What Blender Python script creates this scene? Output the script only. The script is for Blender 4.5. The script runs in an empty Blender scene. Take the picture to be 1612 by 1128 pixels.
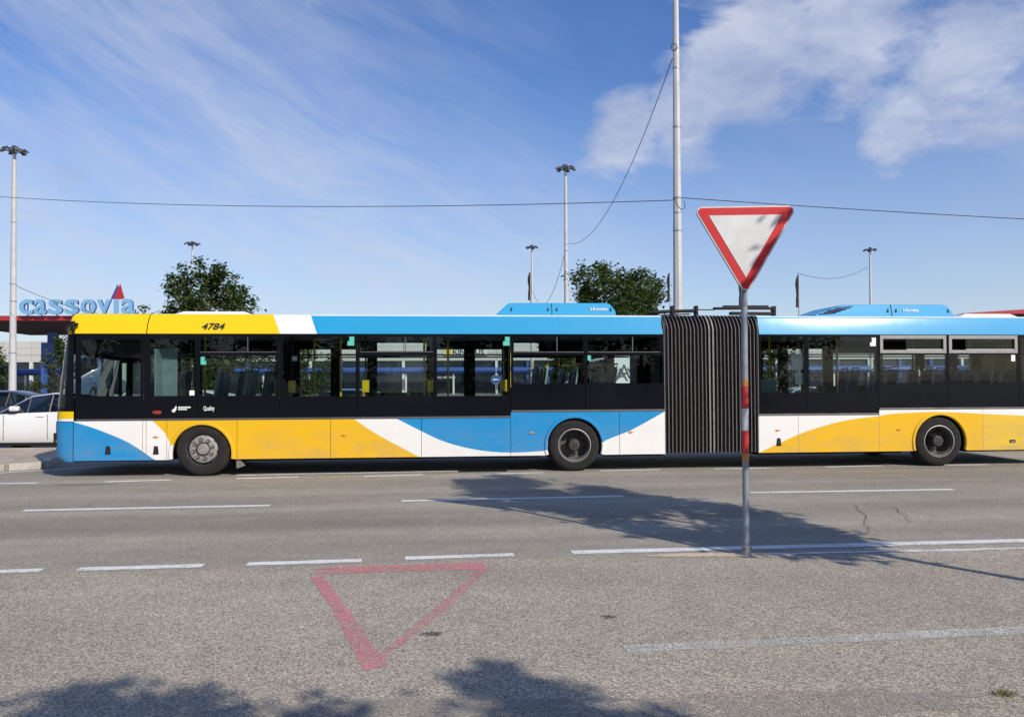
import bpy, bmesh, math, random
from math import sin, cos, pi, radians as rad, sqrt
from mathutils import Vector, Matrix
random.seed(7)
scn = bpy.context.scene
col = scn.collection

# ------------------------------------------------------------------ camera
cd = bpy.data.cameras.new('camera'); cam = bpy.data.objects.new('camera', cd); col.objects.link(cam)
cd.sensor_width = 36.0; cd.lens = 36.0 * 1220 / 1612; cd.clip_end = 3000; cd.clip_start = .05
PITCH, ROLL = rad(1.0), .0038
cam.matrix_world = Matrix.Translation((0, 0, 1.65)) @ Matrix.Rotation(pi/2 + PITCH, 4, 'X') @ Matrix.Rotation(-ROLL, 4, 'Z')
cd.shift_y = 13.6 / 1612
scn.camera = cam

# ------------------------------------------------------------------ sky, sun, exposure
SUN_AZ, SUN_EL = rad(39.5), rad(35)          # sun stands behind the camera, to its right
sdir = Vector((sin(SUN_AZ)*cos(SUN_EL), -cos(SUN_AZ)*cos(SUN_EL), sin(SUN_EL)))
wd = bpy.data.worlds.new('World'); scn.world = wd; wd.use_nodes = True
nt = wd.node_tree; nt.nodes.clear()
def N(t, typ, **kw):
    n = t.nodes.new(typ)
    for k, v in kw.items():
        if k in ('op',): n.operation = v
        elif k.startswith('i_'): n.inputs[int(k[2:])].default_value = v
        else: setattr(n, k, v)
    return n
def lk(t, a, b): t.links.new(a, b)
def ramp(t, src, stops):
    r = t.nodes.new('ShaderNodeValToRGB'); e = r.color_ramp.elements
    while len(e) < len(stops): e.new(.5)
    for el, (p, c) in zip(e, stops):
        el.position = p; el.color = (*c, 1) if hasattr(c, '__len__') else (c, c, c, 1)
    t.links.new(src, r.inputs[0]); return r
def mixc(t, fac, a, b, blend='MIX'):
    m = t.nodes.new('ShaderNodeMix'); m.data_type = 'RGBA'; m.blend_type = blend
    for s, v in ((m.inputs[0], fac), (m.inputs[6], a), (m.inputs[7], b)):
        if hasattr(v, 'is_output'): t.links.new(v, s)
        elif hasattr(v, '__len__'): s.default_value = (*v, 1)
        else: s.default_value = v
    return m.outputs[2]
def mth(t, op, a, b=None, c=None):
    m = t.nodes.new('ShaderNodeMath'); m.operation = op
    for s, v in zip(m.inputs, (a, b, c)):
        if v is None: continue
        if hasattr(v, 'is_output'): t.links.new(v, s)
        else: s.default_value = v
    return m.outputs[0]
out = N(nt, 'ShaderNodeOutputWorld'); bg = N(nt, 'ShaderNodeBackground'); bg.inputs[1].default_value = .118
sky = N(nt, 'ShaderNodeTexSky'); sky.sky_type = 'NISHITA'; sky.sun_disc = False
sky.sun_elevation = SUN_EL; sky.sun_rotation = pi - SUN_AZ; sky.altitude = 200; sky.air_density = 1.0; sky.dust_density = .6; sky.ozone_density = 3.0
tc = N(nt, 'ShaderNodeTexCoord'); sep = N(nt, 'ShaderNodeSeparateXYZ'); lk(nt, tc.outputs['Generated'], sep.inputs[0])
zc = mth(nt, 'MAXIMUM', sep.outputs[2], .0)
den = mth(nt, 'ADD', zc, .22)
cmb = N(nt, 'ShaderNodeCombineXYZ')
lk(nt, mth(nt, 'DIVIDE', sep.outputs[0], den), cmb.inputs[0]); lk(nt, mth(nt, 'DIVIDE', sep.outputs[1], den), cmb.inputs[1])
def noise(t, vec, scale, detail, rough, dist=0, rot=0, sc=(1,1,1), loc=(0,0,0)):
    if rot:                     # turn first, stretch afterwards
        m0 = N(t, 'ShaderNodeMapping'); m0.inputs['Rotation'].default_value = (0, 0, rot); lk(t, vec, m0.inputs[0]); vec = m0.outputs[0]
    mp = N(t, 'ShaderNodeMapping'); mp.inputs['Scale'].default_value = sc; mp.inputs['Location'].default_value = loc
    lk(t, vec, mp.inputs[0])
    n = N(t, 'ShaderNodeTexNoise'); n.inputs['Scale'].default_value = scale; n.inputs['Detail'].default_value = detail
    n.inputs['Roughness'].default_value = rough; n.inputs['Distortion'].default_value = dist
    lk(t, mp.outputs[0], n.inputs[0]); return n.outputs[0]
# angular sky coordinates: azimuth and elevation of the direction
az = mth(nt, 'ARCTAN2', sep.outputs[0], sep.outputs[1]); el = mth(nt, 'ARCSINE', sep.outputs[2])
ang = N(nt, 'ShaderNodeCombineXYZ'); lk(nt, az, ang.inputs[0]); lk(nt, el, ang.inputs[1])
nv = N(nt, 'ShaderNodeVectorMath', operation='NORMALIZE'); lk(nt, tc.outputs['Generated'], nv.inputs[0])
def lobe(d, w, soft=0.0):
    dp = N(nt, 'ShaderNodeVectorMath', operation='DISTANCE'); lk(nt, nv.outputs[0], dp.inputs[0]); dp.inputs[1].default_value = Vector(d).normalized()
    r = ramp(nt, mth(nt, 'DIVIDE', dp.outputs['Value'], w), [(soft, 1), (1, 0)]); r.color_ramp.interpolation = 'EASE'; return r.outputs[0]
def vmax(*a):
    o = a[0]
    for b in a[1:]: o = mth(nt, 'MAXIMUM', o, b)
    return o
# high thin cirrus in long streaks over the whole sky, thicker in a veil to the left
ci = noise(nt, ang.outputs[0], 2.6, 10, .64, 1.1, rad(21), (.7, 2.3, 1), (.2, .1, 0))
ci2 = noise(nt, ang.outputs[0], 8, 8, .62, 1.0, rad(27), (.6, 2.4, 1), (.7, .3, 0))
cb = noise(nt, ang.outputs[0], 1.4, 4, .55, .2, rad(20), (.8, 1.6, 1), (.85, .4, 0))
veil = lobe((-.45, 1, .12), 1.0)
st = mth(nt, 'ADD', mth(nt, 'MULTIPLY', ci, .62), mth(nt, 'MULTIPLY', ci2, .38))
cim = mth(nt, 'MULTIPLY', ramp(nt, st, [(.34, 0), (.66, 1)]).outputs[0], ramp(nt, mth(nt, 'MULTIPLY_ADD', veil, .34, cb), [(.48, .06), (.86, 1)]).outputs[0])
# broken cumulus, the bank of cloud standing to the right of the bus
lb = vmax(lobe((.145, 1, .325), .10), lobe((.23, 1, .34), .11), lobe((.315, 1, .43), .20), lobe((.45, 1, .45), .17), lobe((.60, 1, .39), .17), lobe((.51, 1, .34), .10), lobe((.66, 1, .48), .20), mth(nt, 'MULTIPLY', lobe((-.575, 1, .275), .055), .7))
cu = noise(nt, nv.outputs[0], 6.5, 12, .60, .25, 0, (1, 1, 1.9), (.3, .1, .25))
cum = ramp(nt, mth(nt, 'MULTIPLY_ADD', lb, .34, cu), [(.665, 0), (.82, 1)]).outputs[0]
cu3 = noise(nt, nv.outputs[0], 8.5, 8, .6, .2, 0, (1, 1, 1.9), (.315, .1, .285))
cloudcol = ramp(nt, cu3, [(.36, (3.0, 3.5, 5.0)), (.64, (5.2, 5.45, 6.3))]).outputs[0]
hz = ramp(nt, sep.outputs[2], [(0.0, .74), (.11, .44), (.36, .03)]).outputs[0]
skc = N(nt, 'ShaderNodeHueSaturation'); skc.inputs['Saturation'].default_value = 1.26; skc.inputs['Hue'].default_value = .513; skc.inputs['Value'].default_value = 1.1; lk(nt, sky.outputs[0], skc.inputs['Color'])
c1 = mixc(nt, hz, skc.outputs[0], (4.1, 4.6, 5.7))
c2 = mixc(nt, mth(nt, 'MULTIPLY', cim, .82), c1, (4.7, 5.1, 6.0))
c3 = mixc(nt, mth(nt, 'MULTIPLY', cum, .75), c2, cloudcol)
lk(nt, c3, bg.inputs[0]); lk(nt, bg.outputs[0], out.inputs[0])
sl = bpy.data.lights.new('sun', 'SUN'); sl.energy = 3.9; sl.angle = rad(.53); sl.color = (1, .93, .82)
so = bpy.data.objects.new('sun', sl); col.objects.link(so); so.rotation_euler = sdir.to_track_quat('Z', 'Y').to_euler()
scn.view_settings.view_transform = 'Standard'; scn.view_settings.look = 'None'; scn.view_settings.gamma = 1; scn.view_settings.exposure = 0.16
scn.view_settings.use_curve_mapping = False
scn.render.engine = 'CYCLES'
scn.cycles.max_bounces = 10; scn.cycles.transparent_max_bounces = 24

# ------------------------------------------------------------------ materials
def pmat(name, c, rough=.5, metal=0, coat=0, spec=.5, var=0, vscale=3, bump=0, bscale=40, alpha=None):
    m = bpy.data.materials.new(name); m.use_nodes = True; t = m.node_tree
    b = t.nodes['Principled BSDF']; b.inputs['Base Color'].default_value = (*c, 1); b.inputs['Roughness'].default_value = rough
    b.inputs['Metallic'].default_value = metal; b.inputs['Coat Weight'].default_value = coat; b.inputs['Coat Roughness'].default_value = .06
    b.inputs['Specular IOR Level'].default_value = spec
    o = N(t, 'ShaderNodeTexCoord')
    if var:
        n = noise(t, o.outputs['Object'], vscale, 6, .6)
        r = ramp(t, n, [(.3, 1 - var), (.7, 1)])
        lk(t, mixc(t, 1.0, c, r.outputs[0], 'MULTIPLY'), b.inputs['Base Color'])
        rr = ramp(t, n, [(.3, min(1, rough + .18)), (.7, rough)]); lk(t, rr.outputs[0], b.inputs['Roughness'])
    if bump:
        n2 = noise(t, o.outputs['Object'], bscale, 5, .6); bp = N(t, 'ShaderNodeBump'); bp.inputs['Strength'].default_value = bump; bp.inputs['Distance'].default_value = .01
        lk(t, n2, bp.inputs['Height']); lk(t, bp.outputs[0], b.inputs['Normal'])
    return m
def paint(name, c, dirt=.35, crough=.13, coat=.32):
    """bus lacquer: clear coat, faint waviness, road film that thickens towards the sill"""
    m = bpy.data.materials.new(name); m.use_nodes = True; t = m.node_tree; b = t.nodes['Principled BSDF']
    b.inputs['Specular IOR Level'].default_value = .2; b.inputs['Coat Weight'].default_value = coat; b.inputs['Coat Roughness'].default_value = crough
    o = N(t, 'ShaderNodeTexCoord'); n = noise(t, o.outputs['Object'], 1.6, 7, .65, .3, 0, (1, 1, 2.2)); sp = N(t, 'ShaderNodeSeparateXYZ'); lk(t, o.outputs['Object'], sp.inputs[0])
    low = ramp(t, sp.outputs[2], [(.28, 1), (1.0, .25)]).outputs[0]
    fac = mth(t, 'MULTIPLY', mth(t, 'MULTIPLY', ramp(t, n, [(.35, .1), (.75, 1)]).outputs[0], low), dirt)
    lk(t, mixc(t, fac, c, (.30, .25, .19)), b.inputs['Base Color'])
    lk(t, mth(t, 'MULTIPLY_ADD', fac, .35, .5), b.inputs['Roughness'])
    n2 = noise(t, o.outputs['Object'], 1.1, 3, .5); bp = N(t, 'ShaderNodeBump'); bp.inputs['Strength'].default_value = .05; bp.inputs['Distance'].default_value = .05
    lk(t, n2, bp.inputs['Height']); lk(t, bp.outputs[0], b.inputs['Normal']); lk(t, bp.outputs[0], b.inputs['Coat Normal'])
    return m
def glass(name, tint, rough=.0, ior=1.5, film=0):
    m = bpy.data.materials.new(name); m.use_nodes = True; t = m.node_tree; t.nodes.clear()
    o = N(t, 'ShaderNodeOutputMaterial'); tr = N(t, 'ShaderNodeBsdfTransparent'); gl = N(t, 'ShaderNodeBsdfGlossy'); mx = N(t, 'ShaderNodeMixShader')
    tr.inputs[0].default_value = (*tint, 1); gl.inputs['Roughness'].default_value = rough
    fr = N(t, 'ShaderNodeFresnel'); fr.inputs[0].default_value = ior
    f2 = mth(t, 'MULTIPLY_ADD', fr.outputs[0], 1.0, .0); lk(t, f2, mx.inputs[0])
    tco = N(t, 'ShaderNodeTexCoord'); n2 = noise(t, tco.outputs['Object'], 1.3, 2, .5); bp = N(t, 'ShaderNodeBump'); bp.inputs['Strength'].default_value = .06; bp.inputs['Distance'].default_value = .03
    lk(t, n2, bp.inputs['Height']); lk(t, bp.outputs[0], gl.inputs['Normal'])
    lk(t, tr.outputs[0], mx.inputs[1]); lk(t, gl.outputs[0], mx.inputs[2]); lk(t, mx.outputs[0], o.inputs[0]); return m
YEL = paint('yellow_lacquer', (.80, .455, .002), .45); BLU = paint('blue_lacquer', (.006, .25, .55), .36); WHI = paint('white_lacquer', (.80, .79, .76), .25)
YELB = paint('browner_yellow_lacquer', (.78, .50, .03), .75); YELR = paint('yellow_roof_lacquer', (.84, .54, .001), .1); BLUR = paint('blue_roof_lacquer', (.016, .30, .56), .1, .17, .22); BLUA = paint('blue_unit_lacquer', (.016, .30, .56), .15)  # rear-end yellow mixes in more brown than the other yellows
FRIT = pmat('black_glass_border', (.005, .006, .009), .06, spec=.24, var=.2, vscale=2)
GLS = glass('tinted_window_glass', (.70, .79, .75)); GLSF = glass('far_window_glass', (.88, .94, .91)); WSC = glass('windscreen_glass', (.55, .68, .66))
RUB = pmat('tyre_rubber', (.028, .026, .025), .85, spec=.3, var=.35, vscale=9, bump=.3, bscale=90)
BLK = pmat('black_plastic', (.012, .012, .013), .6, spec=.3); DRK = pmat('underbody_black', (.012, .011, .010), .9, spec=.1, var=.3)
RAIL = pmat('aluminium_rail', (.16, .15, .15), .45, .6, var=.3); ALU = pmat('window_aluminium', (.36, .34, .33), .42, .5, var=.25, vscale=6)
RIM = pmat('grey_wheel_steel', (.38, .355, .33), .5, .25, var=.5, vscale=14); RIMB = pmat('bright_rim_edge', (.62, .60, .57), .32, .75, var=.3, vscale=10); RIMD = pmat('grimy_wheel_steel', (.17, .155, .14), .6, .25, var=.55, vscale=16); HUB = pmat('dark_hub_iron', (.05, .047, .045), .6, .3, var=.4, vscale=20)
BEL = pmat('bellows_fabric', (.050, .044, .040), .85, spec=.25, var=.4, vscale=7, bump=.2, bscale=60); BST = pmat('bellows_clamp_strip', (.28, .26, .24), .6, .15, var=.4, vscale=9)
ORG = pmat('amber_lens', (.75, .22, .02), .2, coat=.6); REDL = pmat('red_lens', (.30, .03, .015), .2, coat=.6)
INT = pmat('interior_grey', (.05, .052, .055), .7, var=.15); CEI = pmat('ceiling_grey', (.13, .135, .13), .7); FLO = pmat('bus_floor', (.05, .05, .055), .8); DKI = pmat('interior_black', (.015, .015, .018), .6)
SEAT = pmat('pale_seat_shell', (.34, .42, .42), .45, var=.15); SEATB = pmat('blue_seat_fabric', (.03, .06, .16), .9); TEAL = pmat('cab_partition', (.16, .24, .26), .35)
HAND = pmat('yellow_handrail', (.75, .55, .01), .35, coat=.3); PAP = pmat('white_paper', (.86, .87, .85), .8); STI = pmat('green_sticker', (.10, .52, .40), .5); TXT = pmat('black_lettering', (.02, .018, .015), .5); TXW = pmat('white_lettering', (.80, .80, .80), .5)
ROOFW = pmat('white_roof_hatch', (.82, .81, .79), .4, var=.12); ROOFT = pmat('pale_roof_skin', (.74, .75, .76), .5, var=.15)
GALV = pmat('galvanised_steel', (.40, .41, .41), .45, .55, var=.3, vscale=2.2); MASTP = pmat('pale_mast_paint', (.58, .57, .55), .55, .1, var=.2, vscale=1.5); LAMP = pmat('floodlight_dark', (.05, .05, .055), .5)
POST = pmat('grey_sign_post', (.30, .33, .38), .5, .25, var=.35, vscale=8); RTAPE = pmat('red_tape', (.50, .03, .03), .4, var=.2, vscale=20); WTAPE = pmat('white_tape', (.62, .64, .66), .45, var=.25, vscale=18); OTAPE = pmat('ochre_tape', (.50, .25, .05), .5, var=.3, vscale=20)
SRED = pmat('sign_red', (.62, .024, .026), .35, var=.12, vscale=10); SWH = pmat('sign_white', (.74, .74, .72), .4, var=.22, vscale=5); SBK = pmat('sign_back', (.38, .39, .40), .5, .5)
WIRE = pmat('cable_black', (.02, .02, .022), .6); FLAG = pmat('furled_flag_cloth', (.035, .03, .035), .9, var=.4, vscale=3)
BARK = pmat('bark', (.10, .075, .055), .9, var=.5, vscale=12, bump=.5, bscale=30)
CONC = pmat('kerb_concrete', (.48, .45, .40), .85, var=.3, vscale=5, bump=.3, bscale=60); PAVE = None
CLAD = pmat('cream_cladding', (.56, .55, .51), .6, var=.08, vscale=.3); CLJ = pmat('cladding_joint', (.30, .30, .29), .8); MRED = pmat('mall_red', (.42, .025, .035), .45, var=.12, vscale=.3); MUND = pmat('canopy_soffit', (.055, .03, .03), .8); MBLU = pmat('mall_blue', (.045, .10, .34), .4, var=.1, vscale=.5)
MGLS = pmat('shopfront_glass', (.02, .028, .04), .08, spec=.6, var=.3, vscale=.2); MWHT = pmat('mall_white', (.70, .70, .68), .6, var=.08, vscale=.4); LETB = pmat('pale_blue_letter', (.20, .42, .64), .35, var=.15, vscale=.6); LETD = pmat('deep_blue_letter_side', (.03, .06, .28), .4)
def leafmat(name, a, b):
    m = bpy.data.materials.new(name); m.use_nodes = True; t = m.node_tree; p = t.nodes['Principled BSDF']
    o = N(t, 'ShaderNodeTexCoord'); n = noise(t, o.outputs['Object'], 2.3, 4, .6); g = N(t, 'ShaderNodeNewGeometry')
    r = ramp(t, mth(t, 'MULTIPLY_ADD', g.outputs['Random Per Island'], .6, mth(t, 'MULTIPLY', n, .6)), [(.2, a), (.9, b)])
    lk(t, r.outputs[0], p.inputs['Base Color']); p.inputs['Roughness'].default_value = .5; p.inputs['Specular IOR Level'].default_value = .35
    tl = N(t, 'ShaderNodeBsdfTranslucent'); lk(t, mixc(t, 1, r.outputs[0], (1.3, 1.5, .5), 'MULTIPLY'), tl.inputs[0])
    mx = N(t, 'ShaderNodeMixShader'); mx.inputs[0].default_value = .28
    lk(t, p.outputs[0], mx.inputs[1]); lk(t, tl.outputs[0], mx.inputs[2]); lk(t, mx.outputs[0], t.nodes['Material Output'].inputs[0]); return m
LEAF = leafmat('leaf_green', (.030, .055, .014), (.10, .14, .035)); LEAFB = leafmat('leaf_bronze_green', (.040, .055, .014), (.16, .14, .035))
def asphalt(name, base, stone, scale, contrast, tintvar, stripe=False):
    m = bpy.data.materials.new(name); m.use_nodes = True; t = m.node_tree; b = t.nodes['Principled BSDF']; b.inputs['Roughness'].default_value = .88; b.inputs['Specular IOR Level'].default_value = .25
    o = N(t, 'ShaderNodeTexCoord'); v = N(t, 'ShaderNodeTexVoronoi'); v.inputs['Scale'].default_value = scale; lk(t, o.outputs['Object'], v.inputs[0])
    sx = N(t, 'ShaderNodeSeparateColor'); lk(t, v.outputs['Color'], sx.inputs[0])
    lo = tuple(c*(1-contrast) for c in base)
    st = ramp(t, sx.outputs[0], [(.0, lo), (.45, base), (.80, stone), (1, tuple(min(1, c*1.35) for c in stone))]).outputs[0]
    big = noise(t, o.outputs['Object'], .35, 5, .6, .4, rad(7), (.35, 1, 1)); mid = noise(t, o.outputs['Object'], 2.6, 6, .65)
    c = mixc(t, 1, st, ramp(t, big, [(.3, 1 - tintvar), (.7, 1 + tintvar*.3)]).outputs[0], 'MULTIPLY')
    c = mixc(t, 1, c, ramp(t, mid, [(.3, (.90, .88, .86)), (.7, (1.05, 1.04, 1.02))]).outputs[0], 'MULTIPLY')
    if stripe:      # darker polished wheel paths along the carriageway
        wv = noise(t, o.outputs['Object'], .9, 4, .5, .0, rad(-6.7), (.05, 1, 1)); c = mixc(t, 1, c, ramp(t, wv, [(.35, .72), (.65, 1.06)]).outputs[0], 'MULTIPLY')
    lk(t, c, b.inputs['Base Color'])
    bp = N(t, 'ShaderNodeBump'); bp.inputs['Strength'].default_value = .55; bp.inputs['Distance'].default_value = .006; lk(t, v.outputs['Distance'], bp.inputs['Height']); bp.invert = True
    lk(t, bp.outputs[0], b.inputs['Normal']); return m
ROADM = asphalt('road_asphalt', (.355, .322, .264), (.465, .425, .352), 130, .32, .22, True)
SIDEM = asphalt('coarse_asphalt', (.368, .328, .262), (.53, .475, .385), 118, .50, .24)
LOTM = asphalt('car_park_asphalt', (.20, .19, .18), (.30, .29, .27), 60, .3, .2)
def worn(name, c, lo, hi, scale=26, rough=.75):
    """road paint rubbed off the stones: paint where the noise is high, bare road elsewhere"""
    m = bpy.data.materials.new(name); m.use_nodes = True; t = m.node_tree; b = t.nodes['Principled BSDF']; b.inputs['Base Color'].default_value = (*c, 1); b.inputs['Roughness'].default_value = rough
    o = N(t, 'ShaderNodeTexCoord'); a = noise(t, o.outputs['Object'], scale, 8, .75); bb = noise(t, o.outputs['Object'], 2.4, 4, .6)
    v = N(t, 'ShaderNodeTexVoronoi'); v.inputs['Scale'].default_value = 100; lk(t, o.outputs['Object'], v.inputs[0]); sc_ = N(t, 'ShaderNodeSeparateColor'); lk(t, v.outputs['Color'], sc_.inputs[0])
    f = mth(t, 'ADD', mth(t, 'MULTIPLY', a, .40), mth(t, 'MULTIPLY_ADD', bb, .38, mth(t, 'MULTIPLY', sc_.outputs[1], .22)))
    tr = N(t, 'ShaderNodeBsdfTransparent'); mx = N(t, 'ShaderNodeMixShader')
    lk(t, ramp(t, f, [(lo, 0), (hi, 1)]).outputs[0], mx.inputs[0]); lk(t, tr.outputs[0], mx.inputs[1]); lk(t, b.outputs[0], mx.inputs[2]); lk(t, mx.outputs[0], t.nodes['Material Output'].inputs[0]); return m
PW = worn('road_paint_white', (.74, .73, .70), .30, .45); PWF = worn('road_paint_faded', (.62, .60, .56), .38, .64); PRED = worn('road_paint_red', (.70, .26, .27), .38, .62); PREDF = worn('road_paint_red_faded', (.68, .28, .28), .41, .68)
SAND = worn('dry_sand', (.58, .47, .33), .30, .46, 9, .95); DUST = worn('grey_dust', (.36, .33, .28), .40, .70, 7, .95); CRK = pmat('crack_filler', (.10, .095, .085), .9)

# ------------------------------------------------------------------ mesh helpers
class MB:
    def __init__(s): s.v = []; s.f = []; s.m = []; s.mats = []
    def mi(s, mat):
        if mat not in s.mats: s.mats.append(mat)
        return s.mats.index(mat)
    def add(s, vs, fs, mat):
        o = len(s.v); k = s.mi(mat); s.v += [tuple(p) for p in vs]
        for f in fs: s.f.append(tuple(i + o for i in f)); s.m.append(k)
        return s
    def quad(s, a, b, c, d, mat): return s.add((a, b, c, d), ((0, 1, 2, 3),), mat)
    def box(s, x0, x1, y0, y1, z0, z1, mat):
        return s.add([(x0,y0,z0),(x1,y0,z0),(x1,y1,z0),(x0,y1,z0),(x0,y0,z1),(x1,y0,z1),(x1,y1,z1),(x0,y1,z1)],
                     [(0,3,2,1),(4,5,6,7),(0,1,5,4),(1,2,6,5),(2,3,7,6),(3,0,4,7)], mat)
    def prism(s, poly, fn, a, b, mat):
        """poly of 2d points, fn(p, t) -> 3d; swept from t=a to t=b with caps"""
        n = len(poly); vs = [fn(p, a) for p in poly] + [fn(p, b) for p in poly]
        return s.add(vs, [tuple(range(n))[::-1], tuple(range(n, 2*n))] + [(i, (i+1) % n, n + (i+1) % n, n + i) for i in range(n)], mat)
    def tube(s, pts, r, mat, n=8, cap=True):
        pts = [Vector(p) for p in pts]; rs = r if hasattr(r, '__len__') else [r]*len(pts); rings = []
        up = Vector((0, 0, 1)); vs = []
        for i, p in enumerate(pts):
            d = (pts[min(i+1, len(pts)-1)] - pts[max(i-1, 0)]).normalized()
            ref = Vector((1, 0, 0)) if abs(d.z) > .9 else up
            a = d.cross(ref).normalized(); b = d.cross(a)
            vs += [p + (a*cos(2*pi*k/n) + b*sin(2*pi*k/n))*rs[i] for k in range(n)]
        fs = [(i*n + k, i*n + (k+1) % n, (i+1)*n + (k+1) % n, (i+1)*n + k) for i in range(len(pts)-1) for k in range(n)]
        if cap: fs += [tuple(range(n))[::-1], tuple((len(pts)-1)*n + k for k in range(n))]
        return s.add(vs, fs, mat)
    def lathe(s, prof, mat, n=40, c=(0, 0, 0)):
        """profile (r, y) turned round the y axis"""
        vs = [(c[0] + r*cos(2*pi*k/n), c[1] + y, c[2] + r*sin(2*pi*k/n)) for r, y in prof for k in range(n)]
        fs = [(i*n + k, (i+1)*n + k, (i+1)*n + (k+1) % n, i*n + (k+1) % n) for i in range(len(prof)-1) for k in range(n)]
        return s.add(vs, fs, mat)
    def build(s, name, parent=None, smooth=False, bevel=0, solid=0, recalc=True):
        me = bpy.data.meshes.new(name); me.from_pydata(s.v, [], s.f)
        for m in s.mats: me.materials.append(m)
        me.polygons.foreach_set('material_index', s.m)
        if recalc:
            bm = bmesh.new(); bm.from_mesh(me); bmesh.ops.recalc_face_normals(bm, faces=bm.faces); bm.to_mesh(me); bm.free()
        if smooth:
            for p in me.polygons: p.use_smooth = True
            me.set_sharp_from_angle(angle=rad(38))
        o = bpy.data.objects.new(name, me); col.objects.link(o); o.parent = parent
        if solid: md = o.modifiers.new('solid', 'SOLIDIFY'); md.thickness = solid; md.offset = 0
        if bevel: md = o.modifiers.new('bevel', 'BEVEL'); md.width = bevel; md.segments = 2; md.limit_method = 'ANGLE'
        return o
def tag(o, label, cat, group=None):
    o['label'] = label; o['category'] = cat
    if group: o['group'] = group
    return o
def struct(o): o['kind'] = 'structure'; return o
def empty(name, loc, rz=0):
    o = bpy.data.objects.new(name, None); o.location = loc; o.rotation_euler = (0, 0, rz); o.empty_display_size = .3; col.objects.link(o); return o
def copy_tree(o, parent=None):
    c = o.copy(); col.objects.link(c); c.parent = parent
    for ch in [x for x in o.children]: copy_tree(ch, c)
    return c
def lerp_curve(pts, x):
    if x <= pts[0][0]: return pts[0][1]
    for (a, b), (c, d) in zip(pts, pts[1:]):
        if x <= c: return b + (d - b)*(x - a)/(c - a)
    return pts[-1][1]
def smooth_curve(pts, x):          # Catmull-Rom through the points, x increasing
    if x <= pts[0][0]: return pts[0][1]
    if x >= pts[-1][0]: return pts[-1][1]
    for i in range(len(pts) - 1):
        if pts[i][0] <= x <= pts[i+1][0]:
            (x1, y1), (x2, y2) = pts[i], pts[i+1]; h = x2 - x1; t = (x - x1)/h
            m1 = (y2 - pts[i-1][1])/(x2 - pts[i-1][0]) if i else (y2 - y1)/h
            m2 = (pts[i+2][1] - y1)/(pts[i+2][0] - x1) if i + 2 < len(pts) else (y2 - y1)/h
            return (2*t**3-3*t**2+1)*y1 + (t**3-2*t**2+t)*h*m1 + (3*t**2-2*t**3)*y2 + (t**3-t**2)*h*m2
def holes_plate(mb, x0, x1, z0, z1, holes, y, mat):
    """rectangle in the xz plane at depth y with rectangular openings (hx0, hx1, hz0, hz1)"""
    xs = sorted({x0, x1, *[v for h in holes for v in h[:2] if x0 < v < x1]}); zs = sorted({z0, z1, *[v for h in holes for v in h[2:] if z0 < v < z1]})
    idx = {}; vs = []; fs = []
    def vid(i, k):
        if (i, k) not in idx: idx[i, k] = len(vs); vs.append((xs[i], y, zs[k]))
        return idx[i, k]
    for i in range(len(xs)-1):
        for k in range(len(zs)-1):
            cx, cz = (xs[i]+xs[i+1])/2, (zs[k]+zs[k+1])/2
            if any(h[0] < cx < h[1] and h[2] < cz < h[3] for h in holes): continue
            fs.append((vid(i,k), vid(i+1,k), vid(i+1,k+1), vid(i,k+1)))
    mb.add(vs, fs, mat)
def glyph(txt, w, h, mat, name, parent, loc, extrude=.01, shear=0, offset=0, rz=0, side=None):
    """lettering as a mesh standing in the xz plane, fitted to w x h with its lower left corner at loc"""
    cu = bpy.data.curves.new(name, 'FONT'); cu.body = txt; cu.extrude = .02; cu.shear = shear; cu.offset = offset; cu.resolution_u = 4
    tmp = bpy.data.objects.new(name, cu); col.objects.link(tmp); bpy.context.view_layer.update()
    me = bpy.data.meshes.new_from_object(tmp.evaluated_get(bpy.context.evaluated_depsgraph_get()))
    bpy.data.objects.remove(tmp); bpy.data.curves.remove(cu)
    xs = [v.co.x for v in me.vertices]; ys = [v.co.y for v in me.vertices]; x0, y0 = min(xs), min(ys); kx = w/(max(xs)-x0); ky = h/(max(ys)-y0)
    for v in me.vertices: v.co = ((v.co.x-x0)*kx, -v.co.z/.02*extrude, (v.co.y-y0)*ky)
    me.materials.clear(); me.materials.append(mat)
    if side:
        me.materials.append(side); me.update()
        for p in me.polygons: p.material_index = 0 if abs(p.normal.y) > .6 else 1
    o = bpy.data.objects.new(name, me); col.objects.link(o); o.parent = parent; o.location = loc; o.rotation_euler = (0, 0, rz); return o

# ------------------------------------------------------------------ ground, roads, markings
g = MB(); g.quad((-900,-900,-.03), (900,-900,-.03), (900,900,-.03), (-900,900,-.03), LOTM); struct(g.build('ground'))
r = MB(); r.add([(-60,-2,-.012), (60,6,-.012), (60,21,-.012), (-60,14.2+4,-.012)], [(0,1,2,3)], ROADM); struct(r.build('road'))
edge = [(-40, 2.6), (-12, 5.75), (-4.4, 6.68), (-2, 6.98), (0, 7.24), (1.2, 7.31), (2.18, 7.30), (3.4, 7.42), (4.97, 7.57), (12, 8.25), (40, 11.2)]
e2 = []
for (a, b), (c, d) in zip(edge, edge[1:]):
    n = max(1, int((c - a)/.25))
    for i in range(n): t = i/n; e2.append((a + (c-a)*t, b + (d-b)*t + random.uniform(-.018, .018)))
e2.append(edge[-1])
s = MB(); s.add([(-40, -14, -.006), *[(x, y, -.006) for x, y in e2], (40, -14, -.006)], [tuple(range(len(e2)+2))], SIDEM); struct(s.build('side_road'))
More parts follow.
